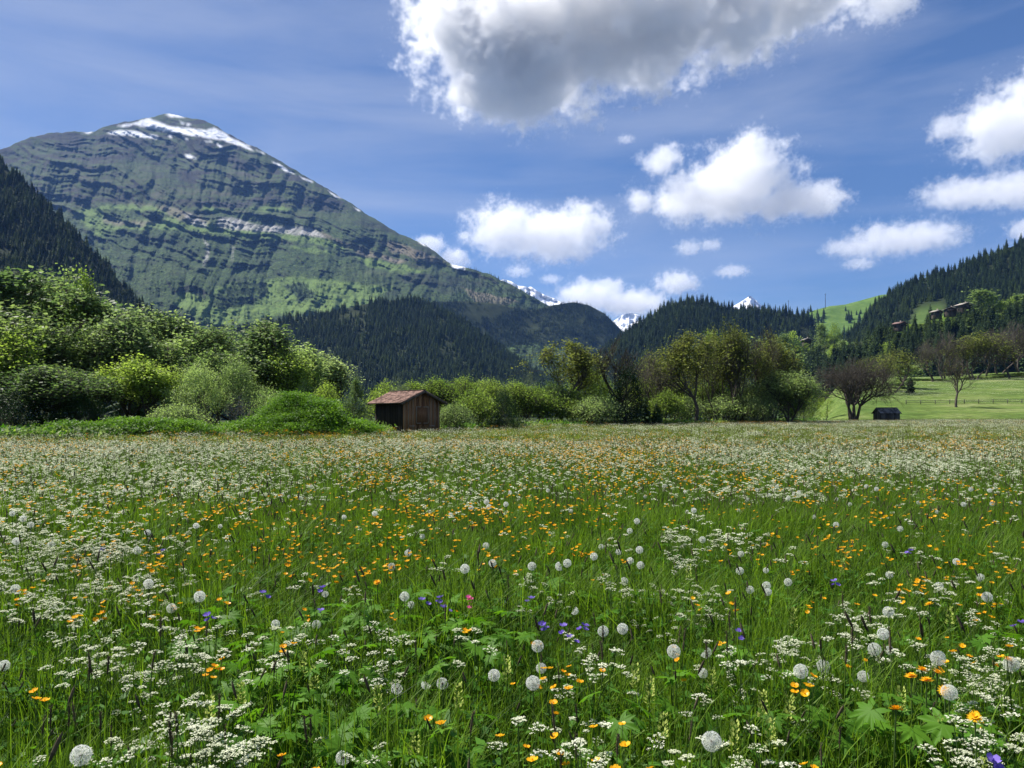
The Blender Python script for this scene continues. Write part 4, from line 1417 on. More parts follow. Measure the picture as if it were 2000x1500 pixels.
M['chalet_wall'] = solid_mat('chalet_wall', (.05, .04, .033), (.10, .08, .065), 1, .85)
M['chalet_red'] = solid_mat('chalet_red_roof', (.14, .085, .075), (.22, .14, .12), 1, .8)
M['chalet_roof'] = solid_mat('chalet_roof', (.26, .23, .20), (.42, .38, .34), 1, .8)
M['chalet_window'] = solid_mat('chalet_window', (.03, .035, .04), (.05, .06, .07), 1, .2, spec=.6)
for u, v, w, rz, lab, red in ((1834, 613, 6.0, .3, 'leftmost of the brown chalets on the right hillside', False), (1858, 609, 7.5, -.2, 'middle brown chalet with a broad pale roof', False),
                              (1890, 602, 9.0, .2, 'upper right chalet half hidden behind tall trees', False), (1764, 638, 8.0, .5, 'lower chalet with a dull red roof on the wooded hillside', True)):
    j = int(np.argmin(abs(RT.U[0] - u)))
    chalet(u, v, float(RT.Y[-4, j]) - 8, w, rz, lab, red)
p = P(1535, 664, 560)
j = int(np.argmin(abs(RT.U[0] - 1580)))
chalet(1578, 668, float(RT.Y[-1, j]) - 30, 6.5, .1, 'small chalet among the light green trees left of the terrace meadow')

# fence along the rising field
fr = thing('wooden_fence', 'long low wooden fence crossing the rising field behind the barn', 'fence', (0, 0, 0))
xs = np.arange(68, 112, 2.6)
pm = MB()
pm.box((0, 0, .35), (.09, .09, .8))
pm = pm.mesh('post', [M['wood_grey']])


def fy(x):
    return 133 + .06 * (x - 60)


for a in xs:
    link('post', pm, fr, (a, fy(a), float(gz(a, fy(a)))))
for a, b in zip(xs[:-1], xs[1:]):
    for hh in (.32, .6):
        q = MB()
        A = np.array([a, fy(a) - .08, float(gz(a, fy(a))) + hh])
        B = np.array([b, fy(b) - .08, float(gz(b, fy(b))) + hh])
        q.tubes([A], [B], .035, .035, 6)
        link('rail', q.mesh('rail', [M['wood_grey']]), fr)

for u, v0, v1, lab in ((1612, 603, 573, 'thin tall mast on the skyline of the alpine pasture'), (1540, 612, 586, 'thin mast above the spruces left of the pasture')):
    q = MB()
    a, b = P(u, v0, 1880), P(u, v1, 1880)
    q.tubes([a], [b], .75, .35, 6)
    q.tubes([b - Vector((2.2, 0, 3))], [b + Vector((2.2, 0, -3))], .3, .3, 4)
    link('mast', q.mesh('mast', [M['wood_grey']]), label=lab, category='mast')

# ------------------------------------------------------------------ meadow plants
GR = np.random.RandomState(5)


def blades(b, n, rad, h0, h1, w, seg, g, m=0, droop=.75, c0=(0, 0, 0)):
    th = g.rand(n) * 6.28
    rr = rad * np.sqrt(g.rand(n))
    base = np.stack([rr * np.cos(th), rr * np.sin(th), 0 * th], 1) + c0
    a = th + g.normal(0, 1.2, n)
    D = np.stack([np.cos(a), np.sin(a), 0 * a], 1)
    S = np.stack([-np.sin(a + .4), np.cos(a + .4), 0 * a], 1)
    H = h0 + (h1 - h0) * g.rand(n)
    dr = droop * H * g.rand(n) ** 1.3
    W = w * (.6 + .8 * g.rand(n))
    rows = []
    for k in range(seg + 1):
        f = k / seg
        c = base + D * (dr * f ** 2.2)[:, None] + np.array([0, 0, 1.]) * (H * (f - .25 * (dr / H) * f ** 3))[:, None]
        ww = (W * (1 - f ** 1.6) * .5 + .0003)[:, None]
        rows.append(c - S * ww)
        rows.append(c + S * ww)
    V = np.stack(rows, 1)
    k2 = 2 * (seg + 1)
    q = np.array([[2 * i, 2 * i + 1, 2 * i + 3, 2 * i + 2] for i in range(seg)])
    F = (q[None] + (np.arange(n) * k2)[:, None, None]).reshape(-1, 4)
    b.add(V.reshape(-1, 3), F, m)


def seed_stalk(b, g, c0, h, L=.07, w=.008, ms=1, mh=2, lean=.08):
    a = g.rand() * 6.28
    d = np.array([math.cos(a), math.sin(a), 0]) * lean * g.rand() * 2
    p0 = np.array(c0, float)
    p1 = p0 + d * .4 + [0, 0, h * .6]
    p2 = p0 + d + [0, 0, h]
    b.tubes([p0, p1], [p1, p2], [.0014, .0012], [.0012, .001], 3, ms)
    t = (p2 - p1) / np.linalg.norm(p2 - p1)
    q = [p2, p2 + t * L * .3, p2 + t * L * .75, p2 + t * L]
    b.tubes(q[:3], q[1:], [w * .25, w * .5, w * .45], [w * .5, w * .45, w * .08], 5, mh)


def grass_clump(seed, n, rad, h0, h1, w, seg, stalks=1, gm='grass', herbs=0, sh='seedhead', slen=.07, sw=.008):
    g = np.random.RandomState(seed)
    b = MB()
    blades(b, n, rad, h0, h1, w, seg, g)
    for _ in range(stalks):
        a, r_ = g.rand() * 6.28, rad * g.rand()
        seed_stalk(b, g, (r_ * math.cos(a), r_ * math.sin(a), 0), h1 * (.85 + .3 * g.rand()), slen * (.6 + .8 * g.rand()), sw)
    if herbs:
        C = g.normal(0, rad * .6, (herbs, 3)) * [1, 1, 0] + np.stack([0 * np.arange(herbs)] * 2 + [.04 + .2 * g.rand(herbs)], 1)
        L = .03 + .045 * g.rand(herbs)
        b.leaves(C, rvec(herbs, g) * [1, 1, .4], rvec(herbs, g) * .5 + [0, 0, 1], L, L * .5, 3)
    return b.mesh('grass_clump', [M[gm], M['stem'], M[sh], M['herb']])


def umbel(b, c, g, R_=.026, rays=11, full=True, up=None):
    """a flat white compound umbel with its top centre at c"""
    n = rays
    th = np.arange(n) * 2.4 + g.rand() * 6
    rr = R_ * np.sqrt((np.arange(n) + .5) / n)
    top = np.stack([rr * np.cos(th), rr * np.sin(th), -.35 * rr * rr / R_ + g.normal(0, .0012, n)], 1)
    tilt = g.normal(0, .22, 2)
    top[:, 2] += top[:, 0] * tilt[0] + top[:, 1] * tilt[1]
    top = top + c
    o = np.array(c) - [0, 0, R_ * .8]
    if full:
        b.tubes(np.repeat(o[None], n, 0), top, .0006, .0005, 3, 1)
    k = 9 if full else 2
    C = np.repeat(top, k, 0) + g.normal(0, R_ * .11, (n * k, 3)) * [1, 1, .45]
    L = (.0042 if full else .012) * (.7 + .6 * g.rand(n * k))
    A = rvec(n * k, g) * [1, 1, .3]
    b.leaves(C - A * L[:, None] * .5, A, rvec(n * k, g) * .45 + [0, 0, 1], L, L * .95, 0, .1)


def umbel_parts(seed, heads, H=.43, spread=.085, full=True):
    g = np.random.RandomState(seed)
    S, F = MB(), MB()
    heads_ = []
    S.tubes([[0, 0, 0]], [[.01, 0, H * .5]], .0028, .002, 5, 1)
    for k in range(heads):
        a = k * 2.4 + g.rand()
        r_ = spread * math.sqrt((k + .3) / heads)
        c = np.array([r_ * math.cos(a), r_ * math.sin(a), H * (.78 + .25 * g.rand()) - r_ * .25])
        m0 = np.array([.01, 0, H * (.3 + .25 * g.rand())])
        m1 = (m0 + c) / 2 + [r_ * .15 * math.cos(a), r_ * .15 * math.sin(a), -.01]
        S.tubes([m0, m1], [m1, c - [0, 0, .02]], [.0016, .0013], [.0013, .0011], 4, 1)
        one = MB()
        umbel(one, c, g, .014 + .011 * g.rand(), 9 + g.randint(5), full)
        heads_.append(one.mesh('flower_head', [M['umbel'], M['stem']]))
        off = F.n
        F.V += one.V
        for kk_, ff in one.F.items():
            F.F.setdefault(kk_, []).extend([q + off for q in ff])
        F.n += one.n
    n = 60 if full else 14
    C = g.normal(0, .05, (n, 3)) * [1, 1, 0] + np.stack([np.zeros(n), np.zeros(n), .05 + .2 * g.rand(n)], 1)
    L = (.03 + .03 * g.rand(n)) * (1 if full else 1.5)
    S.leaves(C, rvec(n, g) * [1, 1, .5] + [0, 0, .2], rvec(n, g), L, L * .22, 0)
    return S.mesh('stem', [M['herb'], M['stem']]), F.mesh('flower_heads', [M['umbel'], M['stem']]), heads_


def flower_cup(b, c, g, R_=.012, m=0, cup=.6, petals=5, ax=None):
    ax = np.array([g.normal(0, .3), g.normal(0, .3) - .12, 1.]) if ax is None else np.array(ax, float)
    ax /= np.linalg.norm(ax)
    e1 = np.cross(ax, [.3, .9, .1])
    e1 /= np.linalg.norm(e1)
    e2 = np.cross(ax, e1)
    for k in range(petals):
        t = k * 2 * math.pi / petals + g.normal(0, .06)
        d = e1 * math.cos(t) + e2 * math.sin(t)
        s = -e1 * math.sin(t) + e2 * math.cos(t)
        w = R_ * 3.4 / petals
        r0, r1, r2 = c + d * R_ * .12, c + d * R_ * .7 + ax * R_ * .22 * cup, c + d * R_ * 1.02 + ax * R_ * .62 * cup
        V = [r0 - s * w * .18, r0 + s * w * .18, r1 + s * w * .85, r2 + s * w * .5, r2 - s * w * .5, r1 - s * w * .85]
        b.add(V, [[0, 1, 2, 5], [5, 2, 3, 4]], m)
    b.tubes([c - ax * R_ * .1], [c + ax * R_ * .35], R_ * .22, R_ * .12, 6, m)


def buttercup_parts(seed, heads, H=.42, R_=.0125, pm_='butter', spread=.05, petals=5, cup=.6):
    g = np.random.RandomState(seed)
    S, F = MB(), MB()
    heads_ = []
    S.tubes([[0, 0, 0]], [[.008, 0, H * .5]], .0017, .0013, 4, 1)
    for k in range(heads):
        a = k * 2.4 + g.rand() * 2
        r_ = spread * g.rand()
        c = np.array([r_ * math.cos(a), r_ * math.sin(a), H * (.85 + .2 * g.rand())])
        m0 = np.array([.008, 0, H * .5])
        m1 = (m0 + c) / 2 + [r_ * .3 * math.cos(a), r_ * .3 * math.sin(a), 0]
        S.tubes([m0, m1], [m1, c], [.0012, .001], [.001, .0008], 3, 1)
        one = MB()
        flower_cup(one, c, g, R_ * (.85 + .3 * g.rand()), 0, cup, petals)
        heads_.append(one.mesh('flower', [M[pm_]]))
        off = F.n
        F.V += one.V
        for kk_, ff in one.F.items():
            F.F.setdefault(kk_, []).extend([q + off for q in ff])
        F.n += one.n
    n = 16
    C = g.normal(0, .035, (n, 3)) * [1, 1, 0] + np.stack([np.zeros(n), np.zeros(n), .05 + .18 * g.rand(n)], 1)
    L = .035 + .03 * g.rand(n)
    S.leaves(C, rvec(n, g) * [1, 1, .5] + [0, 0, .2], rvec(n, g) + [0, 0, .5], L, L * .25, 0)
    return S.mesh('stem', [M['herb'], M['stem']]), F.mesh('flowers', [M[pm_]]), heads_


def clock_parts(seed, H=1., gone=0.):
    """dandelion clock of 1 m stem (scaled per copy) and a unit head"""
    g = np.random.RandomState(seed)
    F = MB()
    n = 220
    i = np.arange(n) + .5
    ph = np.arccos(1 - 2 * i / n)
    th = math.pi * (1 + 5 ** .5) * i
    D = np.stack([np.cos(th) * np.sin(ph), np.sin(th) * np.sin(ph), np.cos(ph)], 1) + g.normal(0, .05, (n, 3))
    D /= np.linalg.norm(D, axis=1, keepdims=True)
    if gone:
        D = D[(D @ np.array([.6, -.5, .6])) < 1 - gone * 1.6]
        n = len(D)
    rr = .5 * (.80 + .07 * g.rand(n))[:, None]
    F.tubes(D * .09, D * rr, .0045, .0035, 3, 0)
    e1 = np.cross(D, rvec(n, g))
    e1 /= np.linalg.norm(e1, axis=1, keepdims=True)
    e2 = np.cross(D, e1)
    for k in range(10):
        t = k * 2 * math.pi / 10 + g.rand(n)[:, None] * .4
        d = e1 * np.cos(t) + e2 * np.sin(t)
        L = .085 * (.8 + .4 * g.rand(n))
        F.leaves(D * rr, d + D * .75, rvec(n, g), L, .0125, 0, 0)
    core = MB()
    core.tubes([[0, 0, -.09], [0, 0, -.03], [0, 0, .04]], [[0, 0, -.03], [0, 0, .04], [0, 0, .09]], [.04, .085, .08], [.085, .08, .02], 7, 1)
    F.add(core.V[0], core.F[(4, 1)][0], 1)
    stm = MB()
    stm.tubes([[0, 0, 0], [.004, 0, .3], [.004, .004, .65]], [[.004, 0, .3], [.004, .004, .65], [0, 0, 1]], [.003, .0027, .0024], [.0027, .0024, .0022], 6)
    return stm.mesh('stem', [M['stem']]), F.mesh('seed_head', [M['pappus'], M['seedcore']])


def dandelion_flower(seed):
    g = np.random.RandomState(seed)
    F = MB()
    for k, (n, R_, el) in enumerate(((26, .020, .15), (22, .016, .5), (16, .010, 1.0))):
        th = np.arange(n) * 2 * math.pi / n + g.normal(0, .08, n)
        D = np.stack([np.cos(th), np.sin(th), np.full(n, el)], 1)
        F.leaves(np.repeat([[0, 0, .002 * k]], n, 0), D, np.repeat([[0, 0, 1.]], n, 0) + rvec(n, g) * .2, R_ * (.85 + .3 * g.rand(n)), .0042, 0, .1)
    S = MB()
    S.tubes([[0, 0, -.40], [.006, 0, -.2]], [[.006, 0, -.2], [0, 0, 0]], [.0028, .0024], [.0024, .0022], 6, 0)
    return S.mesh('stem', [M['stem']]), F.mesh('flower', [M['dandy']])


def lobed_leaf(seed, Rr=.075, lobes=7):
    g = np.random.RandomState(seed)
    pts = []
    for k in range(lobes):
        t = -2.35 + 4.7 * k / (lobes - 1)
        L = Rr * (1 - .28 * abs(t) / 2.35) * (.9 + .2 * g.rand())
        d = 4.7 / (lobes - 1) / 2
        for dt, f in ((-.93 * d, .50), (-.55 * d, .72), (-.38 * d, .70), (-.18 * d, .90), (0, 1.), (.2 * d, .88), (.4 * d, .72), (.58 * d, .70)):
            pts.append((t + dt, L * f))
    pts.append((2.35 + .95 * d, Rr * .45))
    V = [[0, 0, 0]]
    for t, r_ in pts:
        x, y = r_ * math.sin(t), r_ * math.cos(t)
        V.append([x, y, -.35 * r_ * r_ / Rr + .10 * r_ * abs(math.sin(t * lobes * .67))])
    n = len(pts)
    F = [[0, i, i + 1] for i in range(1, n)]
    b = MB()
    b.add(np.array(V), F, 0)
    return b.mesh('leaf', [M['lobed']])


def rattle_parts(seed):
    g = np.random.RandomState(seed)
    S, F = MB(), MB()
    S.tubes([[0, 0, 0]], [[.005, 0, .36]], .002, .0015, 4, 1)
    n = 46
    t = g.rand(n)
    th = g.rand(n) * 6.28
    C = np.stack([.008 * np.cos(th), .008 * np.sin(th), .29 + .09 * t], 1)
    A = np.stack([np.cos(th), np.sin(th), .5 + 1.2 * t], 1)
    F.leaves(C, A, rvec(n, g) * .3 + [0, 0, 1], .011 + .008 * (1 - t), .008, 0, .3)
    n = 14
    th = g.rand(n) * 6.28
    C = np.stack([0 * th, 0 * th, .05 + .2 * g.rand(n)], 1)
    S.leaves(C, np.stack([np.cos(th), np.sin(th), .4 + 0 * th], 1), rvec(n, g) * .3 + [0, 0, 1], .05, .012, 0)
    return S.mesh('stem', [M['herb'], M['stem']]), F.mesh('flower_spike', [M['rattle']])


# --- where things grow
def proj(x, y, z=.42):
    return 1000 + FPX * x / y, HOR + (EYE - z) * FPX / y


def gauss(u, v, L_):
    t = 0
    for (a, b, su, sv, w) in L_:
        t = t + w * np.exp(-.5 * ((u - a) / su) ** 2 - .5 * ((v - b) / sv) ** 2)
    return t


UMB = [(0, 1000, 180, 80, .6), (60, 1130, 110, 50, .8), (230, 1265, 70, 32, 1.7), (130, 1050, 150, 40, .7), (360, 1420, 90, 70, 1.6), (290, 1160, 60, 25, 1.0), (1350, 1150, 70, 26, 1.5),
       (1390, 1050, 45, 20, 1.4), (1590, 1255, 90, 28, 1.5), (1420, 1300, 30, 22, 2.0), (1290, 1440, 110, 50, 1.3), (1930, 1330, 60, 60, 1.6), (1960, 1430, 60, 50, 1.4), (1160, 1330, 60, 40, .6), (220, 1500, 100, 30, 1.3),
       (1050, 1440, 60, 40, 1.0), (720, 1255, 40, 16, .9), (1510, 960, 60, 14, .8), (1640, 905, 120, 16, 1.0), (700, 870, 200, 14, .6), (1900, 900, 160, 14, 1.0),
       (420, 950, 90, 24, .7), (90, 900, 200, 30, 1.0), (1780, 1150, 60, 18, .7), (1320, 895, 150, 12, .6), (900, 965, 60, 14, .5)]
YEL = [(370, 1095, 55, 26, 2.2), (600, 1070, 110, 30, 1.0), (750, 1065, 130, 32, 1.0), (1050, 1030, 130, 26, .9), (1060, 1350, 36, 30, 3.4), (1640, 1050, 90, 24, 1.2), (1600, 1480, 90, 22, 1.8), (1180, 1440, 50, 30, 1.0),
       (1850, 1160, 80, 34, 1.1), (1880, 1240, 50, 26, .9), (400, 1290, 40, 36, 1.4), (740, 925, 36, 14, 2.2), (690, 890, 80, 8, 1.3), (240, 1060, 120, 50, .6), (130, 1150, 80, 30, .7), (900, 1010, 140, 20, .6),
       (1130, 890, 140, 10, 1.2), (1480, 930, 120, 14, .8), (1750, 1010, 80, 20, .6), (1180, 920, 60, 20, .9), (560, 1400, 40, 60, .5), (1290, 900, 60, 20, .8), (20, 915, 30, 10, 1.2), (100, 880, 80, 8, .8),
       (1850, 875, 90, 8, 1.0), (1000, 870, 400, 10, .35), (930, 1290, 20, 20, 1.0), (1130, 1250, 60, 60, .4), (1960, 1160, 50, 60, .6)]


def uni(n, y0, y1, g, mx=.74, pw=2):
    """points evenly spread over the ground between two distances, in view plus a margin"""
    y = np.sqrt(y0 ** 2 + (y1 ** 2 - y0 ** 2) * g.rand(n))
    x = (g.rand(n) * 2 - 1) * (mx * y + .25)
    return x, y


def keep_edge(x, y, extra=0.):
    u, v = proj(x, y)
    return y < np.interp(u, EDGE_U, EDGE_Y) + extra


def put(x, y):
    return np.stack([x, y, gz(x, y)], 1)


# ground mass: grass in three rings
g = np.random.RandomState(300)
near_g = [grass_clump(300 + k, 42, .10, .16, .42, .0052, 5, [0, 0, 1, 0][k % 4], 'grass', 26) for k in range(6)]
mid_g = [grass_clump(320 + k, 66, .22, .2, .42, .008, 3, 1 + k % 2, 'grass', 34, 'seedhead_tan' if k % 2 else 'seedhead', .06, .007) for k in range(5)]
far_g = [grass_clump(340 + k, 100, .55, .22, .44, .018, 2, 2, 'grass_far', 10, 'seedhead_tan' if k % 2 else 'seedhead', .08, .012) for k in range(4)]
x, y = uni(7800, 1.15, 8.5, g)
cl = [(1000, 1300, 10, 10)]
scatter('meadow_grass', put(x, y), near_g, g.randint(0, 6, len(x)), g.rand(len(x)) * 6.28, (.7 + .5 * g.rand(len(x))) * (1 + .4 * gnoise(x * 1.3, y * 1.3, 5)))
x, y = uni(17000, 7.5, 27, g)
scatter('meadow_grass', put(x, y), mid_g, g.randint(0, 5, len(x)), g.rand(len(x)) * 6.28, (.7 + .5 * g.rand(len(x))) * (1 + .2 * gnoise(x * .5, y * .5, 6)))
x, y = uni(30000, 24, 118, g, .8)
k = keep_edge(x, y, 4)
x, y = x[k], y[k]
scatter('meadow_grass', put(x, y), far_g, g.randint(0, 4, len(x)), g.rand(len(x)) * 6.28, (.7 + .5 * g.rand(len(x))) * (1 + .15 * gnoise(x * .3, y * .3, 7)))


def join_kinds(meshes_fn, n, rad, g):
    """a small stand of one flower as one mesh"""
    b = MB()
    return b


def stand(kind, seed, n, rad):
    """mid and far flowers, several plants in one stand"""
    g = np.random.RandomState(seed)
    b = MB()
    for _ in range(n):
        a, r_ = g.rand() * 6.28, rad * math.sqrt(g.rand())
        c = np.array([r_ * math.cos(a), r_ * math.sin(a), 0])
        H = .40 + .09 * g.rand()
        if kind == 'umbel':
            for q in range(3):
                d = g.normal(0, .06, 3) * [1, 1, 0]
                umbel(b, c + d + [0, 0, H - .08 * g.rand()], g, .018 + .015 * g.rand(), 8, False)
            b.tubes([c], [c + [0, 0, H - .02]], .002, .0015, 3, 1)
        else:
            for q in range(2):
                flower_cup(b, c + g.normal(0, .05, 3) * [1, 1, .3] + [0, 0, H], g, .0125, 2, .6)
            b.tubes([c], [c + [0, 0, H]], .0015, .001, 3, 1)
    return b.mesh('flower_stand', [M['umbel'], M['stem'], M['butter']])


# umbellifers: nearest 300 are things
UP = [umbel_parts(400 + k, [4, 6, 8, 5, 7][k]) for k in range(5)]
BP = [buttercup_parts(420 + k, [1, 2, 3, 3][k]) for k in range(4)]


def accept(x, y, L_, base, g, amp=1.):
    u, v = proj(x, y)
    return g.rand(len(x)) < base(u, v) + amp * gauss(u, v, L_)


g = np.random.RandomState(500)
x, y = uni(5200, 1.4, 9.5, g)
k = accept(x, y, UMB, lambda u, v: .035 + 0 * u, g, .48)
x, y = x[k], y[k]
o_ = np.argsort(y)
x, y = x[o_], y[o_]


def side_word(u):
    return 'left' if u < 700 else 'middle' if u < 1350 else 'right'


def plants(name, parts, x, y, g, label, cat, group, s0=.85, s1=1.2, names=('stem', 'flower_head'), limit=300):
    protos = []
    for i in range(min(limit, len(x))):
        kk = g.randint(len(parts))
        u, v = proj(x[i], y[i])
        s = s0 + (s1 - s0) * g.rand()
        lb, gp = label, group
        if callable(label):
            lb, gp = label(u, v)
        r = thing(name, lb, cat, (x[i], y[i], float(gz(x[i], y[i]))), g.rand() * 6.28, s, gp)
        link(names[0], parts[kk][0], r)
        if i < 120:
            for hm_ in parts[kk][2]:
                link(names[1], hm_, r)
        else:
            link(names[1] + 's', parts[kk][1], r, kind='stuff')


plants('white_umbel_plant', UP, x, y, g, lambda u, v: (where('lacy white umbel', u, v), 'lacy white umbels in the near meadow'),
       'flower', None, .72, 1.25)
rest_x, rest_y = list(x[300:]), list(y[300:])
# buttercups: nearest 300 are things
x, y = uni(6500, 1.4, 11, g)
k = accept(x, y, YEL, lambda u, v: .055 + 0 * u, g, .34)
x, y = x[k], y[k]
o_ = np.argsort(y)
x, y = x[o_], y[o_]
plants('buttercup', BP, x, y, g, lambda u, v: (where('orange yellow buttercup', u, v), 'buttercups in the near meadow'),
       'flower', None, .85, 1.12, ('stem', 'flower'))
by, bxx = y[300:], x[300:]

UST = [stand('umbel', 600 + k, 1, .02) for k in range(4)]
USF = [stand('umbel', 610 + k, 6, .35) for k in range(5)]
BSM = [stand('butter', 620 + k, 1, .02) for k in range(3)]
BSF = [stand('butter', 630 + k, 5, .28) for k in range(4)]
x, y = uni(26000, 8.5, 26, g)
k = accept(x, y, UMB, lambda u, v: .16 + .34 * sstep(960, 870, v), g, .62)
k &= (y > 8.5)
xx, yy = np.concatenate([x[k], rest_x]), np.concatenate([y[k], rest_y])
n = len(xx)
scatter('white_umbel_flowers', put(xx, yy), UST, g.randint(0, 4, n), g.rand(n) * 6.28, .72 + .42 * g.rand(n))
x, y = uni(30000, 24, 114, g, .8)
u, v = proj(x, y)
k = keep_edge(x, y, 2) & (g.rand(len(x)) < .48 + .35 * fbm(x * .08, y * .05, 9, 3) + .25 * sstep(45, 70, y) - .25 * (u < 560) * 0 + .15 * (u > 1200))
x, y = x[k], y[k]
n = len(x)
scatter('white_umbel_flowers', put(x, y), USF, g.randint(0, 5, n), g.rand(n) * 6.28, .72 + .4 * g.rand(n))
x, y = uni(30000, 7, 26, g)
k = accept(x, y, YEL, lambda u, v: .045 + 0 * u, g, .30)
xx, yy = np.concatenate([x[k], bxx]), np.concatenate([y[k], by])
n = len(xx)
scatter('buttercup_flowers', put(xx, yy), BSM, g.randint(0, 3, n), g.rand(n) * 6.28, .85 + .35 * g.rand(n))
x, y = uni(16000, 22, 90, g, .8)
k = keep_edge(x, y, 0) & accept(x, y, YEL, lambda u, v: .05 + .3 * np.clip(fbm(x * .07, y * .03, 29, 3) + .1, 0, 1), g, .5)
x, y = x[k], y[k]
n = len(x)
scatter('buttercup_flowers', put(x, y), BSF, g.randint(0, 4, n), g.rand(n) * 6.28, .95 + .3 * g.rand(n))

# dandelion clocks where the photograph shows them: u, v, diameter in its pixels
CLK = [(8, 1300, 24), (390, 1165, 24), (268, 1075, 16), (383, 1027, 13), (32, 1057, 17), (100, 1063, 15), (288, 1040, 14), (158, 1475, 42), (30, 1150, 20), (335, 1188, 20), (290, 1140, 20),
       (797, 1080, 15), (765, 1107, 16), (908, 1111, 22), (962, 1100, 18), (949, 1066, 14), (790, 1165, 22), (803, 1181, 15), (635, 1160, 14), (538, 1219, 20), (618, 1220, 21),
       (965, 1319, 25), (775, 1345, 24), (832, 1337, 22), (864, 1335, 25), (670, 1480, 30), (825, 1048, 12), (1244, 1018, 14), (1230, 1037, 13), (1174, 1068, 11), (1160, 1087, 16),
       (1208, 1078, 13), (1249, 1074, 16), (1231, 1095, 15), (1251, 1104, 16), (1039, 1106, 18), (1093, 1106, 20), (1108, 1100, 18), (1219, 1135, 18), (1122, 1193, 17), (1178, 1233, 25), (1216, 1228, 25),
       (1316, 1272, 28), (1378, 1274, 24), (1050, 1262, 26), (1057, 1305, 22), (1041, 1334, 30), (1390, 1448, 41), (1445, 1115, 16), (1496, 1114, 13), (1465, 1152, 18), (1497, 1144, 18), (1500, 1156, 16),
       (1372, 1054, 14), (1447, 1082, 14), (1373, 1315, 19), (1633, 1025, 12), (1758, 1033, 13), (1729, 1064, 13), (1868, 1097, 15), (1915, 1128, 17), (1834, 1145, 19), (1928, 1166, 21),
       (1539, 1137, 17), (1737, 1123, 15), (1735, 1195, 23), (1725, 1238, 27), (1708, 1268, 27), (1737, 1270, 19), (1608, 1301, 27), (1564, 1311, 30), (1686, 1321, 26), (1832, 1285, 31), (1854, 1352, 34),
       (1975, 1297, 30), (1300, 949, 8), (1355, 997, 12), (1342, 1000, 9), (1540, 973, 10), (1550, 964, 8), (1560, 962, 9), (1575, 969, 8), (1692, 950, 9), (1712, 955, 10), (1896, 956, 9),
       (1933, 958, 10), (1794, 982, 9), (1882, 985, 11), (1938, 984, 10), (1992, 982, 9), (1478, 957, 8), (1502, 967, 9), (1460, 976, 9), (1338, 960, 8), (1442, 997, 9), (1296, 950, 8), (1518, 950, 8),
       (675, 926, 6), (608, 950, 8), (934, 935, 7), (587, 973, 9), (552, 967, 9), (565, 970, 8), (526, 983, 9), (485, 954, 8), (732, 1003, 12), (950, 980, 13), (955, 990, 12), (920, 992, 11),
       (988, 985, 11), (996, 962, 9), (137, 960, 9), (243, 958, 9), (45, 1013, 14), (24, 1003, 13), (60, 1025, 13), (357, 1005, 9), (430, 1028, 10), (162, 968, 8), (102, 971, 8), (880, 1005, 9),
       (672, 1010, 10), (1070, 958, 8), (1115, 998, 9), (1185, 985, 8), (1260, 970, 8), (1635, 975, 8), (1660, 985, 9), (1830, 1000, 9), (1590, 1010, 10)]
CP = [clock_parts(700), clock_parts(701), clock_parts(702, gone=.45)]
halfgone = {(1100, 1103), (1378, 1274), (775, 1345), (832, 1337), (864, 1335), (670, 1480), (1122, 1193), (635, 1160), (1093, 1106)}
big = sorted([c for c in CLK if c[2] >= 20], key=lambda c: c[1])
lab_of = {}
bands = [(1090, 1200, 'upper'), (1200, 1260, 'second'), (1260, 1312, 'third'), (1312, 1400, 'fourth'), (1400, 1500, 'lowest')]
ords = ['first', 'second', 'third', 'fourth', 'fifth', 'sixth', 'seventh', 'eighth', 'ninth', 'tenth', 'eleventh', 'twelfth', 'thirteenth']
special = {(1390, 1448): 'largest white dandelion clock, low at the bottom right of centre', (158, 1475): 'blurred white dandelion clock at the bottom left edge of the meadow',
           (8, 1300): 'dandelion clock cut by the left edge of the picture', (390, 1165): 'single round dandelion clock in the left meadow below the orange buttercup patch',
           (1854, 1352): 'dandelion clock touching the yellow dandelion flowers at lower right', (1975, 1297): 'dandelion clock beside white umbels near the right edge',
           (908, 1111): 'round dandelion clock just above the single pink flower', (1041, 1334): 'big dandelion clock just above the dense orange buttercup cluster',
           (670, 1480): 'half blown dandelion clock at the bottom, left of centre', (1178, 1233): 'left one of a pair of dandelion clocks standing side by side',
           (1216, 1228): 'right one of a pair of dandelion clocks standing side by side', (1316, 1272): 'full white dandelion clock alone right of the centre of the near meadow',
           (965, 1319): 'round dandelion clock left of the orange buttercup cluster', (790, 1165): 'dandelion clock with a smaller one tucked under it'}
for a, b, wd_ in bands:
    row = sorted([c for c in big if a <= c[1] < b and (c[0], c[1]) not in special])
    for i, c in enumerate(row):
        lab_of[(c[0], c[1])] = 'white dandelion clock, %s from the left in the %s row of large clocks' % (ords[i], wd_)
lab_of.update(special)
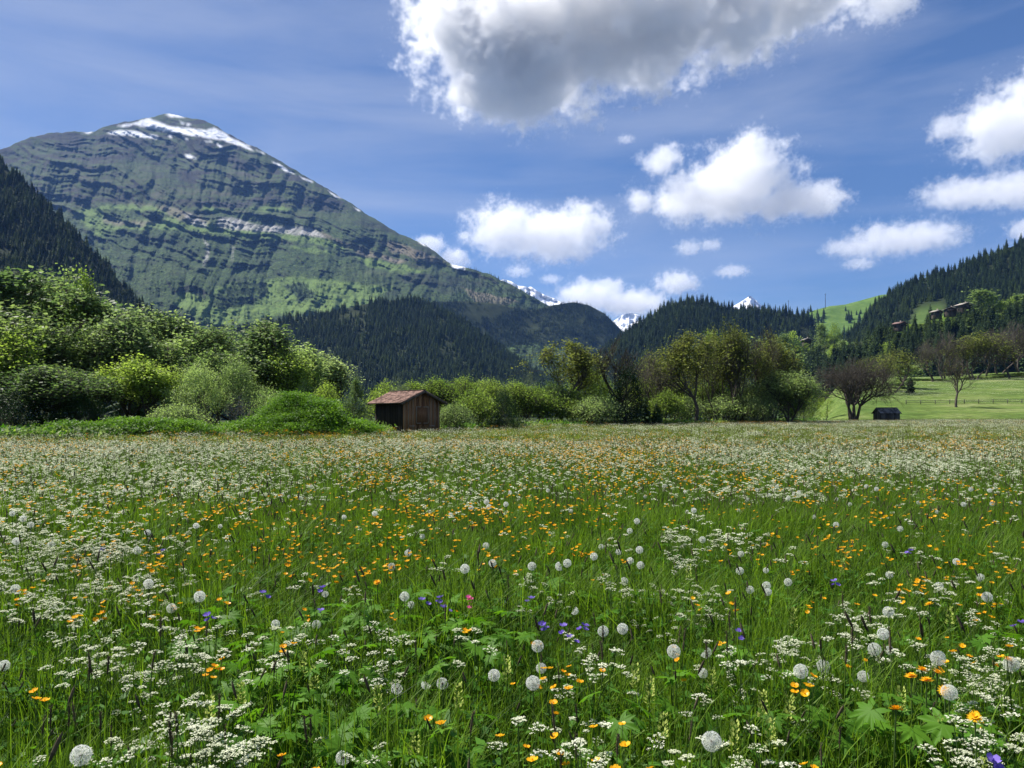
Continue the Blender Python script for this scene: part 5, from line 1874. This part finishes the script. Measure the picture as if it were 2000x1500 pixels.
for (u, v, d) in CLK:
    Y = 83. / d
    Hh = min(max(EYE - (v - HOR) / FPX * Y, .36), .52)
    Y = (EYE - Hh) * FPX / (v - HOR)
    x = (u - 1000) / FPX * Y
    dia = min(max(d * Y / FPX, .040), .064) * random.uniform(.88, 1.02)
    z = float(gz(x, Y))
    Hh -= z
    if (u, v) in lab_of:
        lb, gp = lab_of[(u, v)], 'large dandelion clocks in the near meadow'
    else:
        zone = 'near' if d >= 13 else 'middle'
        lb = where('small white clock', u, v)
        gp = 'small dandelion clocks in the meadow'
    r = thing('dandelion_clock', lb, 'flower', (x, Y, z), random.random() * 6.28, 1., gp)
    S_, F_ = CP[2] if (u, v) in halfgone else CP[random.randint(0, 1)]
    a = link('stem', S_, r)
    a.scale = (1, 1, Hh - .09 * dia)
    b_ = link('seed_head', F_, r, (0, 0, Hh))
    b_.scale = (dia,) * 3
    b_.rotation_euler = (random.uniform(-.3, .3), random.uniform(-.3, .3), 0)

DF = dandelion_flower(1)
for u, v, lab in ((1780, 1322, 'leftmost yellow dandelion of the group at lower right'), (1801, 1309, 'topmost yellow dandelion of the group at lower right'),
                  (1810, 1330, 'lowest yellow dandelion of the group at lower right'), (1830, 1314, 'rightmost yellow dandelion of the group at lower right'),
                  (1845, 1350, 'yellow dandelion in front of a white clock'), (1750, 1386, 'single orange yellow dandelion left of the pale rattle plant'),
                  (1968, 1289, 'yellow dandelion beside the clock near the right edge'), (1815, 1181, 'yellow dandelion above the large clocks at the right'),
                  (1904, 1402, 'yellow dandelion near white umbels at lower right'), (737, 1138, 'yellow dandelion in the middle of the near meadow')):
    Y = (EYE - .45) * FPX / (v - HOR) * .985
    x = (u - 1000) / FPX * Y
    z = EYE - (v - HOR) / FPX * Y
    r = thing('yellow_dandelion', lab, 'flower', (x, Y, z), random.random() * 6, z / .40, 'yellow dandelion flowers')
    link('stem', DF[0], r)
    f = link('flower', DF[1], r)
    f.rotation_euler = (random.uniform(.0, .5), random.uniform(-.3, .3), 0)

# violet and pink flowers
VP = [buttercup_parts(800 + k, 2 + k, .40, .015, 'violet', .03, 5, .9) for k in range(2)]
for i, (u, v, w_) in enumerate([(519, 1152, 'tallest violet bellflower left of centre'), (627, 1146, ''), (628, 1183, ''), (408, 1200, ''), (312, 1071, ''), (200, 1070, ''), (832, 1165, ''),
                                (857, 1166, ''), (1034, 1160, 'purple pink flower right of the pink campion'), (1063, 1218, ''), (1096, 1217, ''), (1140, 1219, 'brightest violet flower left of the paired clocks'),
                                (1122, 1236, ''), (1630, 1134, 'violet flower in the right part of the meadow'), (1985, 1206, 'pale violet flower at the right edge'), (1945, 1480, 'violet flower at the lower right corner'),
                                (1445, 1228, ''), (1775, 1074, ''), (875, 1178, '')]):
    Y = (EYE - .42) * FPX / (v - HOR)
    x = (u - 1000) / FPX * Y
    r = thing('violet_flower', w_ or where('small violet flower', u, v), 'flower', (x, Y, float(gz(x, Y))), i * 1.1, 1.03, 'violet flowers in the near meadow')
    link('stem', VP[i % 2][0], r)
    for h_ in VP[i % 2][2]:
        link('flower', h_, r)
PP = buttercup_parts(850, 5, .42, .013, 'pink', .022, 5, .7)
Y = (EYE - .42) * FPX / (1165 - HOR)
r = thing('pink_campion', 'single bright pink flower in the middle of the near meadow', 'flower', ((920 - 1000) / FPX * Y, Y, 0))
link('stem', PP[0], r)
for h_ in PP[2]:
    link('flower', h_, r)

# pale yellow rattle plants
RP = [rattle_parts(860 + k) for k in range(3)]
for i, (u, v) in enumerate([(592, 1270), (613, 1295), (738, 1335), (1270, 1320), (1295, 1385), (1435, 1405), (1490, 1345), (1543, 1350), (1505, 1400), (1835, 1395), (1920, 1475), (1776, 1120), (1645, 1090),
                            (1855, 1180), (990, 1280), (1345, 1100), (810, 1425), (895, 1330), (1390, 1300), (1240, 1290), (1550, 1185), (470, 1330), (410, 1350), (1760, 1340)]):
    Y = (EYE - .40) * FPX / (v - HOR)
    x = (u - 1000) / FPX * Y
    r = thing('yellow_rattle', where('pale yellow green rattle', u, v), 'flower', (x, Y, float(gz(x, Y))), i * 1.3, 1.03, 'pale rattle plants in the near meadow')
    link('stem', RP[i % 3][0], r)
    link('flower_spike', RP[i % 3][1], r)

# lush plants with lobed leaves
LL = [lobed_leaf(900 + k) for k in range(4)]
lm = MB()
lm.tubes([[0, 0, 0]], [[0, 0, 1]], .0022, .0014, 4)
lm = lm.mesh('stalk', [M['stem']])
lobs = [(450, 1360), (510, 1440), (580, 1290), (690, 1300), (620, 1380), (780, 1400), (690, 1460), (560, 1450), (930, 1200), (860, 1230), (1000, 1260), (700, 1180), (580, 1215), (810, 1180), (480, 1310), (540, 1350), (600, 1320), (660, 1350), (700, 1370), (560, 1400), (640, 1420), (490, 1400), (720, 1430), (600, 1470), (760, 1470), (530, 1270), (610, 1230), (690, 1240), (900, 1200), (930, 1240),
        (980, 1255), (885, 1260), (830, 1280), (730, 1210), (640, 1200), (960, 1290), (440, 1210), (470, 1180), (1020, 1130), (1100, 1160), (280, 1120), (1560, 1340), (1520, 1400), (1950, 1270), (1900, 1450), (1760, 1420),
        (1450, 1260), (1330, 1360), (1210, 1420), (860, 1420), (900, 1470), (420, 1270), (380, 1240), (1640, 1400), (820, 1220), (1010, 1210)]
gl = np.random.RandomState(77)
for i, (u, v) in enumerate(lobs):
    Y = (EYE - .32) * FPX / (v - HOR)
    x = (u - 1000) / FPX * Y
    r = thing('lobed_leaf_plant', where('plant with lobed bright green leaves', u, v), 'plant', (x, Y, float(gz(x, Y))), gl.rand() * 6, 1., 'lobed leaf plants in the near meadow')
    for q in range(6):
        a = q * 1.05 + gl.rand() * .6
        rr_ = .03 + .10 * gl.rand()
        hh = .24 + .16 * gl.rand()
        tip = Vector((rr_ * math.cos(a), rr_ * math.sin(a), hh))
        st_ = link('stalk', lm, r)
        st_.scale = (1, 1, tip.length)
        st_.rotation_euler = tip.to_track_quat('Z', 'Y').to_euler()
        lf = link('leaf', LL[(i + q) % 4], r, tip)
        s = .62 + .6 * gl.rand()
        lf.scale = (s, s, s)
        lf.rotation_euler = (gl.uniform(-.7, .35), gl.uniform(-.6, .6), a - 1.57)

# dark foxtail grasses standing above the rest
FX = []
for k in range(4):
    gk = np.random.RandomState(950 + k)
    S_, Hd = MB(), MB()
    p1 = np.array([.01 * (k - 1.5), .006, .36])
    p2 = p1 + [.012 * (k - 1.5), 0, .13]
    S_.tubes([[0, 0, 0]], [p1], .0016, .0012, 4)
    t = (p2 - p1) / np.linalg.norm(p2 - p1)
    L_ = .055 + .02 * k / 3
    Hd.tubes([p1, p1 + t * L_ * .25, p1 + t * L_ * .75], [p1 + t * L_ * .25, p1 + t * L_ * .75, p1 + t * L_], [.0012, .0026, .0024], [.0026, .0024, .0006], 6)
    n = 60
    f = gk.rand(n)
    C = p1 + t * (L_ * f)[:, None]
    A = rvec(n, gk) * [1, 1, .3] + t
    Hd.leaves(C, A, rvec(n, gk), .010, .0022)
    FX.append((S_.mesh('stem', [M['stem']]), Hd.mesh('seed_head', [M['seedhead']])))
gx = np.random.RandomState(960)
fx_uv = [(70, 1380), (92, 1385), (135, 1375), (160, 1370), (200, 1390), (215, 1395), (335, 1415), (345, 1410), (355, 1420), (430, 1395), (445, 1400), (190, 1300), (205, 1310), (310, 1240), (318, 1220), (365, 1235), (285, 1300),
         (1175, 1235), (1055, 1260), (1330, 1255), (1385, 1275), (1090, 1440), (1125, 1445), (1100, 1290), (1300, 1170), (1180, 1080)]
fx_uv += [(gx.uniform(0, 2000), 880 + 560 * gx.rand() ** 1.3) for _ in range(60)]
for i, (u, v) in enumerate(fx_uv):
    Y = (EYE - .45) * FPX / (v - HOR)
    x = (u - 1000) / FPX * Y
    s = gx.uniform(.95, 1.25)
    r = thing('foxtail_grass', where('dark brown grass head', u, v), 'grass stalk', (x, Y, float(gz(x, Y))), gx.rand() * 6, s,
              'dark grass heads standing in the meadow')
    link('stem', FX[i % 4][0], r)
    link('seed_head', FX[i % 4][1], r)

# ------------------------------------------------------------------ green mound and bank
MX, MY = (583 - 1000) / FPX * 38.5, 38.5


def mz(x, y):
    a = 1.85 * np.exp(-(((x - MX) / 2.0) ** 2 + ((y - MY) / 2.2) ** 2) ** 1.15)
    b = .42 * np.exp(-(((x - MX - 2.9) / 1.5) ** 2 + ((y - MY - .5) / 2.) ** 2))
    c = .1 * np.exp(-(((x - MX + 2.6) / 1.3) ** 2 + ((y - MY) / 2.) ** 2))
    d = .55 * np.exp(-(((x + 19.5) / 3.2) ** 2 + ((y - 36.2) / 1.4) ** 2)) + .55 * np.exp(-(((x + 15.8) / 2.0) ** 2 + ((y - 36.6) / 1.4) ** 2))
    return (a + b + c + d) * (1 + .18 * fbm(x * .9, y * .9, 3, 3)) - .03


for nm, x0, x1, y0, y1 in (('mound', MX - 6, MX + 6, MY - 5, MY + 5), ('grassy_bank', -25, -12.6, 33, 40)):
    xs_, ys_ = np.linspace(x0, x1, 70), np.linspace(y0, y1, 50)
    X, Y_ = np.meshgrid(xs_, ys_)
    edge = np.minimum(np.minimum(X - x0, x1 - X), np.minimum(Y_ - y0, y1 - Y_))
    Z = mz(X, Y_) - .25 * sstep(.8, 0, edge)
    i = np.arange(X.size).reshape(X.shape)
    F = np.stack([i[:-1, :-1], i[:-1, 1:], i[1:, 1:], i[1:, :-1]], 2).reshape(-1, 4)
    M['mound'] = M.get('mound') or solid_mat('mound_soil', (.03, .07, .012), (.07, .14, .025), 2, .95, spec=.05)
    link(nm, mesh_np(nm, np.stack([X, Y_, Z], 2).reshape(-1, 3), [(F, 0)], [M['mound']], True), kind='structure')


def herb_tuft(seed, n, r_, h, L0, mat):
    g = np.random.RandomState(seed)
    b = MB()
    C = g.normal(0, r_, (n, 3)) * [1, 1, 0] + np.stack([np.zeros(n), np.zeros(n), h * g.rand(n)], 1)
    L = L0 * (.6 + .8 * g.rand(n))
    b.leaves(C, rvec(n, g) * [1, 1, .5] + [0, 0, .15], rvec(n, g) * .6 + [0, 0, .9], L, L * .45)
    return b.mesh('herb_tuft', [M[mat]])


HT = [herb_tuft(970 + k, 170, .22, .34, .075, 'nettle') for k in range(4)]
g = np.random.RandomState(980)
x1, y1 = MX + g.uniform(-5.6, 5.6, 2600), MY + g.uniform(-4.6, 3.5, 2600)
x2, y2 = g.uniform(-24.5, -13, 1500), g.uniform(33.8, 38.5, 1500)
x, y = np.concatenate([x1, x2]), np.concatenate([y1, y2])
k = mz(x, y) > .16 + .2 * g.rand(len(x))
x, y = x[k], y[k]
scatter('nettle_cover', np.stack([x, y, mz(x, y)], 1), HT, g.randint(0, 4, len(x)), g.rand(len(x)) * 6.28, .6 + .6 * g.rand(len(x)) + .5 * (gnoise(x * .8, y * .8, 4) > .25))
# weeds along the edge of the meadow and round the hut
n = 2600
u = g.uniform(-100, 1600, n)
ye = np.interp(u, EDGE_U, EDGE_Y) + g.rand(n) ** 1.5 * 7 + .5
x, y = (u - 1000) / FPX * ye, ye
inh = ((x - hx - .2) * ca + (y - hy) * sa > -.3) & ((x - hx) * ca + (y - hy) * sa < Wh + .3) & (-(x - hx) * sa + (y - hy) * ca > -.25) & (-(x - hx) * sa + (y - hy) * ca < 3)
x, y = x[~inh], y[~inh]
WT = [herb_tuft(990 + k, 70, .3, .5, .16, m_) for k, m_ in enumerate(('herb', 'leaf_b', 'leaf_c', 'leaf_silver'))]
scatter('edge_weeds', put(x, y), WT, g.choice([0, 1, 2, 3], len(x), p=[.4, .27, .27, .06]), g.rand(len(x)) * 6.28, .6 + .9 * g.rand(len(x)) ** 2)

# flowers of the far rising field
x = g.uniform(38, 190, 9000)
y = g.uniform(126, 230, 9000)
u = 1000 + FPX * x / y
k = (u > 1640) & (u < 2080) & (fbm(x * .02, y * .08, 44, 3) > .0)
x, y = x[k], y[k]
FFL = [stand('umbel', 640 + k, 9, .9) for k in range(3)]
scatter('field_flowers', put(x, y), FFL, g.randint(0, 3, len(x)), g.rand(len(x)) * 6.28, .9 + .3 * g.rand(len(x)))

# ------------------------------------------------------------------ clouds, real volumes beyond the haze
cm, n_, l_ = new_mat('cloud')
o_ = n_.new('ShaderNodeOutputMaterial')
pv = n_.new('ShaderNodeVolumePrincipled')
l_.new(pv.outputs[0], o_.inputs['Volume'])
pv.inputs['Color'].default_value = (1, 1, 1, 1)
pv.inputs['Density'].default_value = 1 / 85.
pv.inputs['Anisotropy'].default_value = .35
pv.inputs['Density Attribute'].default_value = 'density'
cmm = cm.copy()
cmm.name = 'mid_cloud'
cmm.node_tree.nodes['Principled Volume'].inputs['Density'].default_value = 1 / 210.
cmf = cm.copy()
cmf.name = 'thin_cloud'
cmf.node_tree.nodes['Principled Volume'].inputs['Density'].default_value = 1 / 300.


def cloud(u0, u1, v0, v1, Y, blobs, seed, label, res=110, thick=.6, rough=1.0, thin=False, nscale=.22, name='cloud'):
    W, H = (u1 - u0) / FPX * Y, (v1 - v0) / FPX * Y
    D = W * thick
    ng = bpy.data.node_groups.new(name, 'GeometryNodeTree')
    ng.interface.new_socket('Geometry', in_out='INPUT', socket_type='NodeSocketGeometry')
    ng.interface.new_socket('Geometry', in_out='OUTPUT', socket_type='NodeSocketGeometry')
    N, L = ng.nodes, ng.links

    def val(s, v):
        if hasattr(v, 'is_output'):
            L.new(v, s)
        else:
            s.default_value = v

    def Mt(op, a, b=None, c=None):
        x = N.new('ShaderNodeMath')
        x.operation = op
        val(x.inputs[0], a)
        if b is not None:
            val(x.inputs[1], b)
        if c is not None:
            val(x.inputs[2], c)
        return x.outputs[0]

    def Vt(op, a, b=None):
        x = N.new('ShaderNodeVectorMath')
        x.operation = op
        val(x.inputs[0], a)
        if b is not None:
            val(x.inputs[1], b)
        return x.outputs['Value'] if op == 'LENGTH' else x.outputs[0]
    pos = N.new('GeometryNodeInputPosition').outputs[0]
    nz = N.new('ShaderNodeTexNoise')
    nz.inputs['Scale'].default_value = 1 / (nscale * H)
    nz.inputs['Detail'].default_value = 4
    nz.inputs['Roughness'].default_value = .6
    L.new(Vt('ADD', pos, (seed * 977., seed * 331., 0)), nz.inputs['Vector'])
    fld = None
    for (bu, bv, bd, ru, rv) in blobs:
        cx, cz, cyy = (bu - (u0 + u1) / 2) / FPX * Y, ((v0 + v1) / 2 - bv) / FPX * Y, bd * W
        rx, rz = ru / FPX * Y, rv / FPX * Y
        ry = max(rz, rx * .8)
        d = Vt('MULTIPLY', Vt('SUBTRACT', pos, (cx, cyy, cz)), (1 / rx, 1 / ry, 1 / rz))
        f = Mt('SUBTRACT', 1.0, Vt('LENGTH', d))
        fld = f if fld is None else Mt('SMOOTH_MAX', fld, f, .15)
    n2 = N.new('ShaderNodeTexNoise')
    n2.inputs['Scale'].default_value = 1 / (nscale * .22 * H)
    n2.inputs['Detail'].default_value = 3
    n2.inputs['Roughness'].default_value = .72
    n2.inputs['Distortion'].default_value = .6
    L.new(Vt('ADD', pos, (seed * 57., 0, seed * 31.)), n2.inputs['Vector'])
    f = Mt('ADD', fld, Mt('MULTIPLY', Mt('SUBTRACT', nz.outputs[0], .5), 2.5 * rough))
    f = Mt('ADD', f, Mt('MULTIPLY', Mt('SUBTRACT', n2.outputs[0], .52), 1.7 * rough))
    dens = Mt('MULTIPLY', Mt('POWER', Mt('MINIMUM', Mt('MAXIMUM', f, 0.), .42), 1.5), 3.7)
    vc = N.new('GeometryNodeVolumeCube')
    L.new(dens, vc.inputs['Density'])
    m_ = .62
    vc.inputs['Min'].default_value = (-W * m_, -D * m_, -H * m_)
    vc.inputs['Max'].default_value = (W * m_, D * m_, H * m_)
    k = res * 1.25 / W
    for ax_, q in zip('XYZ', (W, D, H)):
        vc.inputs['Resolution ' + ax_].default_value = max(8, int(q * 2 * m_ * k))
    sm = N.new('GeometryNodeSetMaterial')
    sm.inputs['Material'].default_value = cmf if thin else cm if res > 200 else cmm
    L.new(vc.outputs[0], sm.inputs[0])
    go = N.new('NodeGroupOutput')
    L.new(sm.outputs[0], go.inputs[0])
    me = bpy.data.volumes.new(name)
    me.materials.append(cmf if thin else cm if res > 200 else cmm)
    o = link(name, me, label=label, category='cloud', group='white clouds in the blue sky')
    md = o.modifiers.new('volume', 'NODES')
    md.node_group = ng
    o.location = P((u0 + u1) / 2, (v0 + v1) / 2, Y)
    return o


cloud(780, 1640, -120, 260, 7000, [(958, 66, 0, 150, 120), (1038, 96, 0, 190, 120), (1198, 36, 0, 230, 115), (1368, 6, 0, 200, 100), (1518, -14, 0, 160, 75), (908, 16, 0, 95, 90), (1008, 181, 0, 110, 60),
                                   (908, 176, 0, 40, 35)], 1, 'huge grey based cloud at the top of the picture', 210)
cloud(1655, 1800, -60, 62, 8000, [(1730, -5, 0, 70, 50), (1690, -20, 0, 60, 45)], 5, 'small cloud at the top edge right of the huge one', 80)
cloud(900, 1215, 388, 520, 11500, [(985, 448, 0, 82, 52), (1075, 462, 0, 110, 50), (1140, 440, 0, 60, 40), (1130, 410, 0, 28, 22)], 2, 'oval white cloud alone above the saddle of the valley', 130)
cloud(1215, 1660, 262, 445, 11000, [(1455, 355, 0, 105, 75), (1380, 385, 0, 115, 48), (1290, 312, 0, 42, 34), (1550, 395, 0, 95, 36), (1245, 392, 0, 32, 28), (1468, 300, 0, 62, 40), (1625, 390, 0, 35, 20)], 3,
      'broad white cloud with a raised top right of the centre of the sky', 150)
cloud(1810, 2120, 130, 345, 10000, [(1960, 250, 0, 100, 75), (2050, 200, 0, 90, 80), (1850, 250, 0, 40, 26)], 4, 'tall white cloud cut by the right edge of the picture', 110)
cloud(1800, 2120, 332, 412, 11500, [(1880, 378, 0, 85, 28), (1990, 370, 0, 110, 32)], 6, 'flat white cloud below the tall one at the right edge', 110, thin=True)
cloud(1600, 1900, 415, 515, 12000, [(1730, 470, 0, 75, 34), (1800, 462, 0, 85, 30), (1660, 485, 0, 55, 18)], 7, 'hazy white cloud above the right forest slope', 110, thin=True)
cloud(1635, 1715, 495, 532, 12500, [(1678, 515, 0, 34, 13)], 8, 'little cloud just under the hazy one', 50, thin=True)
cloud(1080, 1310, 540, 625, 13500, [(1150, 580, 0, 70, 34), (1230, 592, 0, 80, 26), (1190, 560, 0, 34, 18)], 9, 'white cloud rising behind the far end of the valley', 90)
cloud(1270, 1375, 522, 578, 13500, [(1322, 552, 0, 46, 24)], 10, 'round cloud just above the wooded hill', 60)
cloud(1310, 1415, 462, 504, 12500, [(1345, 484, 0, 30, 16), (1388, 478, 0, 26, 14)], 11, 'small double puff between the middle clouds', 60, thin=True)
cloud(1385, 1470, 510, 548, 13000, [(1430, 530, 0, 36, 13)], 12, 'small streaky cloud above the round one', 50, thin=True)
cloud(1195, 1245, 258, 284, 9500, [(1222, 272, 0, 20, 9)], 13, 'tiny wisp left above the broad cloud', 40, thin=True)
cloud(980, 1045, 512, 545, 12500, [(1012, 530, 0, 28, 13)], 14, 'little puff under the oval cloud', 50, thin=True)
cloud(1045, 1105, 530, 560, 13000, [(1076, 545, 0, 24, 10)], 15, 'faint puff right of the little one under the oval cloud', 44, thin=True)
cloud(800, 925, 455, 535, 13500, [(840, 478, 0, 34, 20), (885, 505, 0, 36, 24)], 16, 'white cloud peeping over the right shoulder of the big mountain', 60)
cloud(1955, 2080, 420, 480, 12500, [(2010, 448, 0, 44, 24)], 17, 'cloud just above the forest at the right edge', 60)

# ------------------------------------------------------------------ haze: one closed box of air
hb = MB()
hb.box((0, 4700, 980), (19000, 11000, 2040))
hm, n_, l_ = new_mat('haze')
o_ = n_.new('ShaderNodeOutputMaterial')
pv = n_.new('ShaderNodeVolumePrincipled')
l_.new(pv.outputs[0], o_.inputs['Volume'])
pv.inputs['Color'].default_value = (.22, .44, 1, 1)
pv.inputs['Density'].default_value = HAZE_DENSITY
pv.inputs['Anisotropy'].default_value = 0.0
link('haze', hb.mesh('haze', [hm]), kind='stuff')
